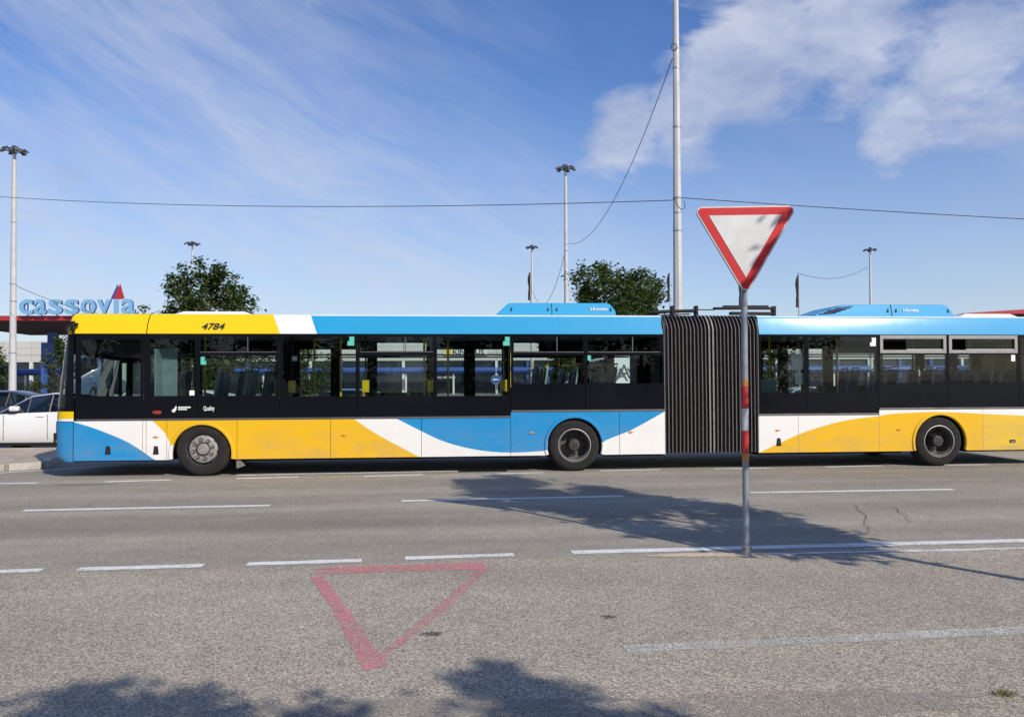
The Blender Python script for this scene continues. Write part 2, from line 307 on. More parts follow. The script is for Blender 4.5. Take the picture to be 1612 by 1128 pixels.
def strip(name, x0, y0, x1, y1, w, mat, label, cat='road marking', group=None, z=-.008, rag=.0):
    d = Vector((x1-x0, y1-y0)); L = d.length; d /= L; nrm = Vector((-d.y, d.x)); n = max(1, int(L/.12)); mb = MB(); vs = []
    for i in range(n+1):
        p = Vector((x0, y0)) + d*L*i/n
        for sg in (-1, 1):
            q = p + nrm*sg*(w/2 + random.uniform(-rag, rag)); vs.append((q.x, q.y, z))
    mb.add(vs, [(2*i, 2*i+2, 2*i+3, 2*i+1) for i in range(n)], mat)
    return tag(mb.build(name, recalc=False), label, cat, group)
for k, a in enumerate([(-6.35,10.09,-3.25,10.43), (-1.54,10.77,1.59,11.14), (3.50,11.44,6.64,11.69)]):
    strip('lane_dash', *a, .14, PW, ['long white lane dash on the left, below the front half of the bus', 'long white lane dash crossing the tree shadow in mid road', 'long white lane dash to the right of the sign post'][k], group='white dashes dividing the lanes', rag=.006)
bay = [(-8.82,12.74,-7.84,12.83), (-6.80,12.96,-5.79,13.18), (-4.73,13.32,-3.72,13.51), (-2.60,13.57,-1.59,13.77), (-0.47,13.83,0.56,14.03), (1.61,14.25,2.75,14.41), (3.77,14.48,4.88,14.60), (5.94,14.73,7.14,14.96), (8.37,14.98,9.22,15.06)]
ordn = ['first', 'second', 'third', 'fourth', 'fifth', 'sixth', 'seventh', 'eighth', 'ninth']
for k, a in enumerate(bay):
    strip('bay_dash', *a, .13, PW, f'{ordn[k]} short white dash from the left along the bus wheels', group='short white dashes beside the bus', rag=.006)
strip('gutter_line', -4.91,13.78,-.99,14.33, .12, PW, 'thin white line along the gutter under the yellow skirt of the bus', rag=.02)
strip('edge_line', -9.66,14.12,-8.61,14.90, .11, PW, 'white edge line beside the paved island in front of the bus'); strip('edge_line', -8.60,14.91,-7.84,15.55, .11, PW, 'white edge line running into the shadow under the bus nose')
for k, a in enumerate([(-4.81,6.80,-4.17,6.89), (-3.87,6.92,-2.80,7.04), (-2.42,7.09,-1.40,7.22), (-1.01,7.30,0.01,7.43)]):
    strip('edge_dash', *a, .13, PW, f'{["leftmost", "second", "third", "rightmost"][k]} of the four thick white dashes between side road and main road', group='thick white dashes at the side road mouth', rag=.008)
strip('solid_line', .57,7.52,6.15,8.08, .155, PW, 'solid thick white line passing behind the sign post', rag=.005)
strip('border_line', 2.3,7.40,5.87,7.71, .06, PW, 'thin broken pale line running right from the sign post base', rag=.02)
strip('old_line', .69,4.80,3.96,5.21, .13, PWF, 'faded wide line worn into the asphalt at lower right', z=-.002, rag=.012)
# red give-way triangle sprayed on the side road
tri = empty('painted_triangle', (-.9, 5.9, 0)); tag(tri, 'faded red triangle outline painted on the near asphalt', 'road marking')
def stroke(a, b, w0, w1, mat, z):
    a, b = Vector(a), Vector(b); d = (b-a).normalized(); nrm = Vector((-d.y, d.x)); mb = MB(); n = 24; vs = []
    for i in range(n+1):
        p = a + (b-a)*i/n; w = w0 + (w1-w0)*i/n
        for sg in (-1, 1): q = p + nrm*sg*(w/2 + random.uniform(-.005, .005)); vs.append((q.x+.9, q.y-5.9, z))
    mb.add(vs, [(2*i, 2*i+2, 2*i+3, 2*i+1) for i in range(n)], mat); mb.build('stroke', tri, recalc=False)
stroke((-1.72, 6.80), (-.25, 6.98), .24, .28, PRED, -.003); stroke((-1.67, 6.62), (-1.24, 5.62), .115, .10, PRED, -.001); stroke((-1.24, 5.62), (-.79, 4.50), .115, .145, PRED, -.0035)
stroke((-.25, 6.92), (-.50, 5.75), .115, .10, PREDF, -.001); stroke((-.50, 5.75), (-.80, 4.66), .10, .07, PREDF, -.0025)
def patch(name, cx, cy, rx, ry, mat, label, cat, z, rz=0, seed=1):
    rr = random.Random(seed); mb = MB(); n = 36; vs = [(cx, cy, z)]
    for k in range(n):
        a = 2*pi*k/n; q = 1 + rr.uniform(-.22, .22); x, y = rx*q*cos(a), ry*q*sin(a); vs.append((cx + x*cos(rz) - y*sin(rz), cy + x*sin(rz) + y*cos(rz), z))
    mb.add(vs, [(0, 1+k, 1+(k+1) % n) for k in range(n)], mat); return tag(mb.build(name, recalc=False), label, cat)
patch('sand_patch', 1.75, 7.36, .46, .075, SAND, 'tan sand and crumbled concrete left of the sign post base', 'sand', -.001, rad(4), 3)
patch('sand_patch', 2.30, 7.33, .36, .07, SAND, 'pale sand gathered round the foot of the sign post', 'sand', -.0015, rad(3), 5)
patch('dust_patch', 1.35, 3.98, 1.15, .17, DUST, 'pale dusty stain on the asphalt at the bottom right edge', 'stain', -.001, rad(4), 8)
STAIN = worn('oil_stain', (.05, .045, .04), .42, .66, 11, .8)
patch('oil_stain', -.53, 5.1, .07, .045, STAIN, 'small dark oil spot just right of the painted triangle', 'stain', -.001, .3, 11); patch('oil_stain', .66, 5.45, .06, .04, STAIN, 'small dark spot on the asphalt in the middle foreground', 'stain', -.001, .1, 12)
patch('oil_stain', -6.9, 12.62, .5, .07, STAIN, 'long dark stain on the road below the bus nose', 'stain', -.006, .1, 13)
patch('dust_patch', -.6, 3.95, 1.0, .12, DUST, 'pale dusty patch at the bottom centre of the asphalt', 'stain', -.0012, rad(3), 14)
def crack(pts, label):
    mb = MB(); vs = []
    p2 = []
    for (a, b), (c, d) in zip(pts, pts[1:]):
        for i in range(5): t = i/5; p2.append((a+(c-a)*t + random.uniform(-.04, .04), b+(d-b)*t))
    for i, (x, y) in enumerate(p2): w = .005*(1 - i/len(p2)*.5); vs += [(x-w, y, -.004), (x+w, y, -.004)]
    mb.add(vs, [(2*i, 2*i+1, 2*i+3, 2*i+2) for i in range(len(p2)-1)], CRK); tag(mb.build('road_crack', recalc=False), label, 'crack')
crack([(4.52, 10.3), (4.3, 9.5), (4.05, 8.9), (3.75, 8.2)], 'longer dark crack in the road right of the sign post'); crack([(4.95, 10.1), (4.75, 9.4), (4.6, 8.9)], 'short dark crack at the far right of the road')
dg = empty('drain_grate', (-.55, 14.33, -.006), rad(6)); tag(dg, 'row of dark gutter grate bars ahead of the middle wheel', 'drain')
m = MB(); m.box(-.45, .45, -.14, .14, -.004, .0, DRK); m.build('pit', dg)
for k in range(15): m = MB(); m.box(-.43+k*.06, -.405+k*.06, -.14, .14, .001, .012, HUB); m.build('bar', dg)
# weeds at the lower right
m = MB()
for k in range(70):
    a = random.uniform(0, 2*pi); q = random.uniform(0, .06); x, y = 2.57 + q*cos(a)*1.3, 4.09 + q*sin(a)*.6; h = random.uniform(.01, .035); t = random.uniform(-.03, .03); w = .003
    m.add([(x-w, y, -.006), (x+w, y, -.006), (x+t, y+random.uniform(-.02, .02), h)], [(0, 1, 2)], LEAFB)
tag(m.build('weed_tuft', recalc=False), 'small tuft of dry weeds in the asphalt at lower right', 'weeds')
# paved island ahead of the bus
isl = [(-30, 12.2), (-11, 14.42), (-9.55, 14.68), (-9.12, 15.05), (-9.35, 15.6), (-10.4, 18.35), (-30, 17.2)]
def pavemat():
    m = bpy.data.materials.new('tan_pavers'); m.use_nodes = True; t = m.node_tree; b = t.nodes['Principled BSDF']; b.inputs['Roughness'].default_value = .9
    o = N(t, 'ShaderNodeTexCoord'); br = N(t, 'ShaderNodeTexBrick'); br.inputs['Scale'].default_value = 4.5; br.inputs['Color1'].default_value = (.56, .46, .35, 1); br.inputs['Color2'].default_value = (.44, .36, .27, 1); br.inputs['Mortar'].default_value = (.16, .13, .10, 1)
    lk(t, o.outputs['Object'], br.inputs[0]); n = noise(t, o.outputs['Object'], 3, 5, .7); lk(t, mixc(t, 1, br.outputs[0], ramp(t, n, [(.3, .75), (.7, 1.15)]).outputs[0], 'MULTIPLY'), b.inputs['Base Color']); return m
m = MB(); m.prism([(x, y) for x, y in isl], lambda p, t: (p[0], p[1], t), -.02, .115, pavemat()); pi_ = struct(m.build('paved_island'))
for (a, b), (c, d) in zip(isl[:6], isl[1:6]):
    L = sqrt((c-a)**2 + (d-b)**2); n = max(1, round(L/1.0)); ang = math.atan2(d-b, c-a)
    if a < -29: start = n - 12
    else: start = 0
    for k in range(max(0, start), n):
        mb = MB(); mb.box(.006, L/n - .006, -.12, .06, -.02, .125 + random.uniform(-.004, .004), CONC); o = mb.build('kerb_stone', pi_, bevel=.015); t = k/n; o.location = (a + (c-a)*t, b + (d-b)*t, 0); o.rotation_euler = (0, 0, ang)

# ------------------------------------------------------------------ the articulated bus
BUS = empty('articulated_bus', (1.14, 14.19, -.012), math.atan(.085))
tag(BUS, 'long yellow, white and blue articulated city bus with black window band', 'bus')
W = 2.55; ZT = 2.507
def zlow(x, arches):
    z = .30
    for c, zc, R in arches:
        if abs(x - c) < R: z = max(z, zc + sqrt(R*R - (x-c)**2))
    return z
ARCH = [(-6.615, .40, .505), (0, .47, .502), (7.04, .465, .508)]
blue_front = [(-8.783,.979),(-8.487,.883),(-8.306,.815),(-8.094,.725),(-7.88,.623),(-7.72,.522),(-7.613,.449),(-7.452,.331),(-7.387,.291)]
wy_front = [(-7.454,.985),(-7.325,.861),(-7.239,.761),(-7.174,.638),(-7.13,.515),(-7.124,.293)]
yw_mid = [(-3.982,.99),(-3.612,.738),(-3.162,.483),(-2.823,.30)]
wb_mid = [(-3.218,.986),(-2.788,.764),(-2.481,.613),(-2.139,.495),(-1.68,.398),(-1.173,.358),(-.523,.382)]
bw_2 = [(.40,.50),(.499,.536),(.831,.661),(1.045,.741),(1.692,1.085)]
tr_y = [(3.477,.304),(3.846,.466),(4.242,.634),(4.776,.802),(5.275,.906),(5.827,.967),(6.029,1.002),(6.535,1.028),(7.044,1.037),(7.915,.994),(8.742,.951),(9.6,.88)]
BIG = 9
def zones(x, ref=None):
    """livery from the sill upwards at station x: list of (upper z, paint)"""
    r = x if ref is None else ref
    if r < -5: return [(smooth_curve(blue_front, x), BLU), (smooth_curve(wy_front, x), WHI), (BIG, YEL)]
    if r < .2: return [(smooth_curve(yw_mid, x), YEL), (smooth_curve(wb_mid, x), WHI), (BIG, BLU)]
    if r < 2: return [(smooth_curve(bw_2, x), WHI), (BIG, BLU)]
    return [(smooth_curve(tr_y, x), YEL if r < 7.9 else YELB), (BIG, WHI)]
def skirt(x0, x1, ztop, far=False):
    mb = MB(); n = max(6, int((x1-x0)/.02)); y = W if far else 0; sg = -1 if far else 1
    xs = [x0 + (x1-x0)*i/n for i in range(n+1)]
    for a, b in zip(xs, xs[1:]):
        zm = zones((a+b)/2)
        la, lb = zlow(a, ARCH), zlow(b, ARCH); za, zb = min(la, ztop), min(lb, ztop)
        ua_, ub_ = zones(a, (a+b)/2), zones(b, (a+b)/2)
        for k, (_, mat) in enumerate(zm):
            ta = min(ztop, max(za, ua_[k][0] if k < len(ua_) else zm[k][0])); tb = min(ztop, max(zb, ub_[k][0] if k < len(ub_) else zm[k][0]))
            if ta - za > 1e-4 or tb - zb > 1e-4: mb.quad((a, y, za), (b, y, zb), (b, y, tb), (a, y, ta), mat)
            za, zb = ta, tb
    # returned edges so that each panel reads as a folded sheet with a shadow gap
    first, last = zones(x0+1e-3)[-1][1], zones(x1-1e-3)[-1][1]
    for xx, mt in ((x0, first), (x1, last)): mb.quad((xx, y, max(.30, min(zlow(xx, ARCH), ztop))), (xx, y + .02*sg, .30), (xx, y + .02*sg, ztop), (xx, y, ztop), mt)
    mb.quad((x0, y, ztop), (x1, y, ztop), (x1, y + .02*sg, ztop), (x0, y + .02*sg, ztop), last)
    return mb.build('skirt_panel', BUS, recalc=False)
G = .004
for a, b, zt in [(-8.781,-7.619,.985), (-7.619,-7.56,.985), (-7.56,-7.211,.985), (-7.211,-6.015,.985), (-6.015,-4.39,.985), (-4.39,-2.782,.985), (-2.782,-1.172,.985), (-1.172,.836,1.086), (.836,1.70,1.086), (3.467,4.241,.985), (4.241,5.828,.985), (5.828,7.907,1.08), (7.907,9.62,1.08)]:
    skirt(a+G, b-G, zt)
for a, b, zt in [(-8.781,-4.39,.985), (-4.39,-1.172,.985), (-1.172,1.70,1.086), (3.467,5.828,.985), (5.828,9.62,1.08)]: skirt(a+G, b-G, zt, True)
# dark liner behind the skirts, wheel housings, underframe
for y in (.03, W-.03):
    for x0, x1, zt in ((-8.85, -1.172, 1.0), (-1.172, 1.70, 1.1), (3.46, 5.83, 1.0), (5.83, 9.6, 1.1)):
        m = MB(); n = int((x1-x0)/.05); xs = [x0 + (x1-x0)*i/n for i in range(n+1)]
        for a, b in zip(xs, xs[1:]):
            la, lb = (zlow(q, [(c, z, R+.01) for c, z, R in ARCH]) + .02 for q in (a, b))
            m.quad((a, y, la), (b, y, lb), (b, y, zt), (a, y, zt), DRK)
        m.build('skirt_liner', BUS, recalc=False)
for c, zc, R in ARCH:
    m = MB()
    for y0, y1 in ((.03, .62), (W-.62, W-.03)):
        n = 20; arc = [(c + (R+.012)*cos(pi*k/n), zc + (R+.012)*sin(pi*k/n)) for k in range(n+1)]
        for (a, b), (d, e) in zip(arc, arc[1:]): m.quad((a, y0, b), (d, y0, e), (d, y1, e), (a, y1, b), DRK)
    m.box(c-R-.05, c+R+.05, .62, W-.62, .30, zc+R+.02, DRK); m.build('wheel_housing', BUS, recalc=False)
m = MB(); m.box(-8.9, -7.2, .12, W-.12, .27, .5, DRK); m.box(-6.05, -.58, .2, W-.2, .25, .5, DRK); m.box(.58, 1.7, .2, W-.2, .25, .5, DRK); m.box(1.7, 3.47, .7, W-.7, .28, .6, DRK); m.box(3.47, 6.4, .2, W-.2, .25, .5, DRK); m.box(7.62, 9.6, .15, W-.15, .26, .6, DRK); m.build('underframe', BUS)
# flared lips of the wheel arches
for (c, zc, R), mt in zip(ARCH, (YEL, BLU, YEL)):
    for sd in (0, 1):
        m = MB(); n = 44; a0 = math.asin(max(-1, (.31-zc)/(R+.03))); vs = []
        pr = [(R-.002, .03), (R-.001, .0), (R+.008, -.020), (R+.045, -.022), (R+.062, -.004)]
        for k in range(n+1):
            a = a0 + (pi - 2*a0)*k/n
            for q, y in pr: vs.append((c + q*cos(a), (y if not sd else W - y), min(zc + q*sin(a), 9)))
        p = len(pr); fs = [(k*p+j, (k+1)*p+j, (k+1)*p+j+1, k*p+j+1) for k in range(n) for j in range(p-1)]
        m.add(vs, fs, mt)
        if c == 0 and not sd:            # the white foot of the livery runs over the lip
            wi = m.mi(WHI)
            for fi, f in enumerate(m.f):
                x = sum(m.v[i][0] for i in f)/4; z = sum(m.v[i][2] for i in f)/4
                if (x > 0 and z < .54) or (x < 0 and z < .383): m.m[fi] = wi
        if c < -6 and not sd:
            wi = m.mi(WHI)
            for fi, f in enumerate(m.f):
                x = sum(m.v[i][0] for i in f)/4; z = sum(m.v[i][2] for i in f)/4
                if x < -7.0 and z < .56: m.m[fi] = wi
        m.build('wheel_arch_lip', BUS, smooth=True)
# grey rails over the skirt
for x0, x1, z in ((-8.74, -1.172, .987), (-1.16, 1.70, 1.088), (3.467, 5.822, .987), (5.834, 9.62, 1.082)):
    for y0, y1 in ((-.006, .03), (W-.03, W+.006)):
        m = MB(); m.box(x0, x1, y0, y1, z, z+.036, RAIL); m.build('side_rail', BUS, bevel=.006)
# window band, near side: black bordered panels with clear panes
def rail_top(x): return 1.025 if (x < -1.17 or 3 < x < 5.83) else (1.126 if x < 3 else 1.12)
near = [(-8.755,-7.607, [(-8.66,-7.66,1.42,2.40)]), (-7.607,-6.686, [(-7.50,-6.74,1.418,2.42)]),
        (-6.686,-5.293, [(-6.655,-5.33,1.41,2.115), (-6.64,-5.34,2.20,2.455)]), (-5.293,-3.915, [(-5.225,-3.95,1.395,2.46)]),
        (-3.915,-2.542, [(-3.88,-2.57,1.395,2.12), (-3.87,-2.58,2.20,2.455)]), (-2.542,-1.168, [(-2.50,-1.21,1.39,2.46)]),
        (-1.168,.21, [(-1.12,.18,1.60,2.12), (-1.11,.17,2.195,2.455)]), (.21,1.684, [(.246,1.65,1.60,2.12), (.26,1.60,2.195,2.455)]),
        (3.477,4.413, [(3.53,4.372,1.415,2.47)]), (4.413,5.835, [(4.46,5.796,1.413,2.47)]),
        (5.835,7.205, [(5.87,7.165,1.57,2.125), (5.90,7.13,2.205,2.44)]), (7.205,8.662, [(7.256,8.61,1.57,2.125), (7.275,8.575,2.205,2.44)]), (8.662,9.62, [(8.70,9.5,1.57,2.44)])]
for k, (x0, x1, hs) in enumerate(near):
    m = MB(); zb = rail_top((x0+x1)/2); holes_plate(m, x0+G, x1-G, zb, ZT, hs, .012, FRIT); fr = m.build('window_frame', BUS, solid=.014)
    for i, h in enumerate(hs):
        m = MB()
        if k in (10, 11) and i == 1:                # sliding vents in aluminium frames, left leaf pushed open
            xm = h[0] + (h[1]-h[0])*(.40 if k == 10 else .24)
            m.quad((xm, .020, h[2]), (h[1], .020, h[2]), (h[1], .020, h[3]), (xm, .020, h[3]), GLS); m.build('vent_pane', fr)
            m = MB(); holes_plate(m, h[0]-.045, h[1]+.045, h[2]-.05, h[3]+.055, [(h[0]+.012, h[1]-.012, h[2]+.012, h[3]-.012)], -.004, ALU); m.build('vent_frame', fr, solid=.026)
            m = MB(); m.box(xm, h[1]-.014, -.002, .014, h[2]+.013, h[2]+.030, RIMB); m.build('vent_handle_rail', fr)
        else:
            m.quad((h[0], .010, h[2]), (h[1], .010, h[2]), (h[1], .010, h[3]), (h[0], .010, h[3]), GLS); m.build('window_pane', fr)
            if i == 1:
                m = MB(); xv = h[0] + (h[1]-h[0])*.62
                m.box(h[0]-.008, h[1]+.008, -.002, .016, h[2]-.022, h[2]-.008, RAIL); m.box(xv-.008, xv+.008, .002, .018, h[2], h[3], RAIL); m.build('vent_bar', fr)
# window band, far side: windows and door leaves
far = [(-9.0,-8.52,1.30,2.05), (-8.4,-7.95,.6,2.3), (-7.81,-7.55,1.37,2.25), (-7.38,-5.88,1.37,2.2), (-5.39,-4.76,.55,2.33), (-4.56,-4.24,.55,2.33), (-4.16,-4.0,1.35,2.18), (-3.79,-2.76,2.29,2.47), (-3.79,-2.76,1.42,2.18), (-2.53,-1.96,.55,2.33), (-1.72,-1.15,.55,2.33), (-.9,-.35,2.29,2.47), (-.91,.11,1.55,2.18), (.15,.45,1.6,2.18), (.75,1.08,1.6,2.18), (1.3,1.66,1.6,2.2),
       (3.6,3.95,1.0,2.34), (4.05,4.45,1.0,2.34), (4.63,4.77,1.39,2.34), (4.82,4.97,1.39,2.34), (5.2,5.5,.6,2.34), (5.68,6.0,.6,2.34), (6.24,7.21,1.38,2.24), (7.32,8.16,1.57,2.21), (8.38,8.91,1.57,2.21), (9.15,9.5,1.57,2.21)]
for x0, x1 in ((-9.05, 1.69), (3.47, 9.62)):
    m = MB(); holes_plate(m, x0, x1, .986, ZT, far, W-.012, FRIT); fw = m.build('far_wall', BUS, solid=.03)
    for h in far:
        if x0 < h[0] < x1: m = MB(); m.quad((h[0], W-.012, max(h[2], .99)), (h[1], W-.012, max(h[2], .99)), (h[1], W-.012, h[3]), (h[0], W-.012, h[3]), GLSF); m.build('window_pane', fw)
# roof: coved sides and flat top, cut along the slanting livery edges
PR = [(0, ZT+.003), (.005, 2.530), (.045, 2.672), (.086, 2.815), (.094, 2.838), (.112, 2.853), (.15, 2.864), (.22, 2.874), (.40, 2.885), (1.275, 2.905)]
PR = PR + [(W - y, z) for y, z in PR[-2::-1]]
def roof_seg(f0, f1, mat, top=None, n=1, smooth=True, zc=2.838):
    m = MB(); p = len(PR); st = [[(f0(z) + (f1(z) - f0(z))*i/n, y, z) for y, z in PR] for i in range(n+1)]
    m.add([v for s_ in st for v in s_], [(i*p+j, i*p+j+1, (i+1)*p+j+1, (i+1)*p+j) for i in range(n) for j in range(p-1)], mat)
    if top:
        ti = m.mi(top)
        for fi, f in enumerate(m.f):
            if sum(m.v[i][2] for i in f)/4 > zc: m.m[fi] = ti
    return m.build('roof_panel', BUS, smooth=smooth)
d1 = lambda z: -5.272 - (min(z, 2.85)-2.51)*.407; d2 = lambda z: -4.63 - (min(z, 2.85)-2.51)*.372
K = lambda v: (lambda z: v)
bend = lambda z: -7.56 + .035*max(0, (z-2.72)/.15)
roof_seg(lambda z: bend(z)+.008, d1, YELR, ROOFT, zc=2.86); roof_seg(d1, d2, WHI, ROOFT); roof_seg(d2, K(1.66), BLUR, ROOFT, 4)
roof_seg(K(3.50), K(9.62), BLUR, ROOFT, 4)
# nose: bumper, windscreen and front roof as one lofted shell of bands
plan = [(-8.775, 0), (-8.93, .012), (-9.05, .050), (-9.13, .13), (-9.19, .30), (-9.24, .70), (-9.26, 1.275)]; plan = plan + [(x, W-y) for x, y in plan[-2::-1]]
kf = [0, .35, .75, 1, 1, 1, 1]; kf = kf + kf[-2::-1]
rows = [(.285, .16), (.33, .05), (.40, .01), (.66, 0), (.975, .004), (.985, .02), (1.03, .02), (1.155, .025), (1.22, .03), (1.6, .07), (2.1, .13), (2.50, .19), (2.62, .20), (2.72, .215), (2.80, .25), (2.85, .33), (2.885, .50)]
def nose(name, r0, r1, mat, colsel=None, solid=0):
    m = MB(); rr = rows[r0:r1+1]; p = len(plan)
    vs = [(x + off*kk, y, z) for z, off in rr for (x, y), kk in zip(plan, kf)]
    if r1 >= 14:
        vs = []
        for z, off in rr:
            ins = lerp_curve([(2.51, 0), (2.53, .005), (2.672, .045), (2.815, .086), (2.838, .094), (2.853, .112), (2.885, .4)], z)
            for (x, y), kk in zip(plan, kf):
                yy = ins + y*(W - 2*ins)/W; vs.append((x + off*kk, yy, z))
    fs = [(i*p+j, i*p+j+1, (i+1)*p+j+1, (i+1)*p+j) for i in range(len(rr)-1) for j in range(p-1) if colsel is None or colsel(j)]
    used = sorted({i for f in fs for i in f}); mp = {i: k for k, i in enumerate(used)}
    m.add([vs[i] for i in used], [tuple(mp[i] for i in f) for f in fs], mat); return m.build(name, BUS, smooth=True, solid=solid)
m = MB(); m.box(-8.784, -8.772, -.001, .02, .30, .98, BLK); m.build('corner_seam', BUS)
nose('front_bumper', 0, 4, BLU); nose('white_band', 5, 6, WHI); nose('yellow_band', 6, 7, YELR); nose('windscreen_sill', 7, 8, FRIT)
nose('windscreen', 8, 11, WSC, lambda j: 1 <= j <= 10); nose('windscreen_pillar', 8, 11, FRIT, lambda j: j < 1); nose('windscreen_pillar', 8, 11, FRIT, lambda j: j > 10)
m = MB(); p0 = [(-8.775 + .0, y, z) for y, z in PR]; p1 = [(bend(z)-.008, y, z) for y, z in PR]; p = len(PR)
m.add(p0 + p1, [(j, j+1, p+j+1, p+j) for j in range(p-1)], YELR); fr_ = m.build('front_roof', BUS, smooth=True)
nose('front_roof_cap', 11, 16, YELR)
m = MB(); m.add([(-8.72, .43, 2.886), (-8.72, W-.43, 2.886), (-8.9, W-.5, 2.884), (-9.0, 1.275, 2.884), (-8.9, .5, 2.884)], [(0, 1, 2, 3, 4)], YELR); m.build('front_roof_top', BUS)
m = MB(); m.quad((9.62, 0, .3), (9.62, W, .3), (9.62, W, 2.5), (9.62, 0, 2.5), YEL); m.add([(9.62, y, z) for y, z in PR], [tuple(range(len(PR)))], BLU); m.build('rear_wall', BUS)
m = MB(); m.box(-9.155, -9.05, .10, .16, .55, .78, BLK); m.build('lamp_recess', BUS)
for y0 in (.06, W-.34):
    m = MB(); vs = []
    sgn = 1 if y0 < 1 else -1; yb = .05 if y0 < 1 else W-.05
    for k in range(5):
        a = k/4; x = -9.068 - .09*a**.6; y = yb + sgn*(.02 + .26*a)
        for z in (.58, .66, .73): vs.append((x - .012*(1 if z == .66 else .6), y, z))
    m.add(vs, [(k*3+j, k*3+3+j, k*3+4+j, k*3+1+j) for k in range(4) for j in range(2)], ROOFW); m.build('headlight', BUS, smooth=True)
    m = MB(); m.lathe([(.0, -.006), (.018, -.005), (.022, .004)], ORG, 16, (0, 0, 0)); o = m.build('front_indicator', BUS); o.location = (-9.10, yb + sgn*.03, .64); o.rotation_euler = (0, 0, -sgn*rad(50))
# mirror bracket on the roof corner
m = MB(); m.box(-8.83, -8.75, -.06, -.002, 2.56, 2.72, BLK); m.box(-8.75, -8.70, -.05, -.002, 2.64, 2.69, BLK); m.box(-8.80, -8.76, -.04, -.002, 2.48, 2.56, BLK); m.tube([(-8.86, -.04, 2.5), (-8.88, -.05, 2.62), (-8.79, -.04, 2.70)], .018, BLK); m.build('mirror_bracket', BUS, bevel=.006)
# bellows
NB = 25; x0b, x1b = 1.685, 3.475; rc = .16
def bel_path(ins):
    pts = [(ins, .315), (ins, .8), (ins, 1.3), (ins, 1.8), (ins, 2.3), (ins, 2.60)]
    zt = 2.885 - ins
    for k in range(1, 7): a = pi/2*k/6; pts.append((ins + rc*1.6*(1-cos(a)), 2.60 + (zt-2.60)*sin(a)))
    return pts + [(W - y, z) for y, z in pts[::-1]]
def wob(x, z, k): return .006*sin(z*1.25 + .5) - .035*max(0, z-2.62)/.25 + .0015*sin(z*2.3 + k*1.1)
m = MB(); P = len(bel_path(0)); vs = []; nst = 0; pitch = (x1b-x0b)/NB
for k in range(NB):
    for fx, ins in ((0.04, .006), (.22, .030), (.5, .052), (.78, .030)):
        x = x0b + (k+fx)*pitch
        vs += [(x + wob(x, z, k), y, z) for y, z in bel_path(ins)]; nst += 1
m.add(vs, [(i*P+j, i*P+j+1, (i+1)*P+j+1, (i+1)*P+j) for i in range(nst-1) for j in range(P-1)], BEL); bel = m.build('bellows', BUS, smooth=True)
for k in range(NB+1):
    mid = k in (12, 13); w = .014 if mid else random.uniform(.0026, .0040); m = MB(); vs = []; x = x0b + k*pitch
    for y, z in bel_path(.0): vs += [(x - w + wob(x, z, k), y, z), (x + w + wob(x, z, k), y, z), (x + w + wob(x, z, k), y + (.010 if y < 1.27 else -.010), z), (x - w + wob(x, z, k), y + (.010 if y < 1.27 else -.010), z)]
    m.add(vs, [(i*4+j, i*4+(j+1) % 4, (i+1)*4+(j+1) % 4, (i+1)*4+j) for i in range(P-1) for j in range(4)], BST); m.build('clamp_strip', bel)
for x in (1.70, 3.465):
    m = MB(); P2 = bel_path(.004); vs = []
    for y, z in P2: vs += [(x-.02, y-.003 if y < 1.27 else y+.003, z), (x+.02, y-.003 if y < 1.27 else y+.003, z)]
    m.add(vs, [(2*i, 2*i+1, 2*i+3, 2*i+2) for i in range(len(P2)-1)], BLK); m.build('joint_frame', BUS)
# roof equipment over the joint
def bar(x0, x1, y, z0, z1, h, mat=BLK): 
    m = MB(); m.add([(x0, y, z0), (x1, y, z1), (x1, y, z1+h), (x0, y, z0+h), (x0, y+.12, z0), (x1, y+.12, z1), (x1, y+.12, z1+h), (x0, y+.12, z0+h)], [(0,1,2,3),(4,7,6,5),(0,4,5,1),(3,2,6,7),(0,3,7,4),(1,5,6,2)], mat); return m.build('roof_cable_arm', BUS, bevel=.01)
bar(1.72, 2.60, .9, 2.975, 3.005, .06); bar(1.95, 2.5, .96, 2.94, 2.965, .02, ROOFW); bar(1.62, 1.95, 1.0, 2.90, 2.99, .04)
bar(2.95, 4.18, .85, 3.055, 3.06, .045); bar(3.20, 4.12, 1.0, 3.10, 3.105, .05); bar(3.30, 4.22, .9, 2.955, 2.95, .06)
for x in (2.1, 2.58, 4.17): m = MB(); m.box(x, x+.05, .88, 1.04, 2.89, 3.13, BLK); m.build('roof_bracket', BUS, bevel=.006)
m = MB(); m.tube([(2.6, .95, 3.06), (2.8, .95, 3.05), (3.0, .95, 3.06)], .012, BLK, 6); m.build('roof_cable', BUS)
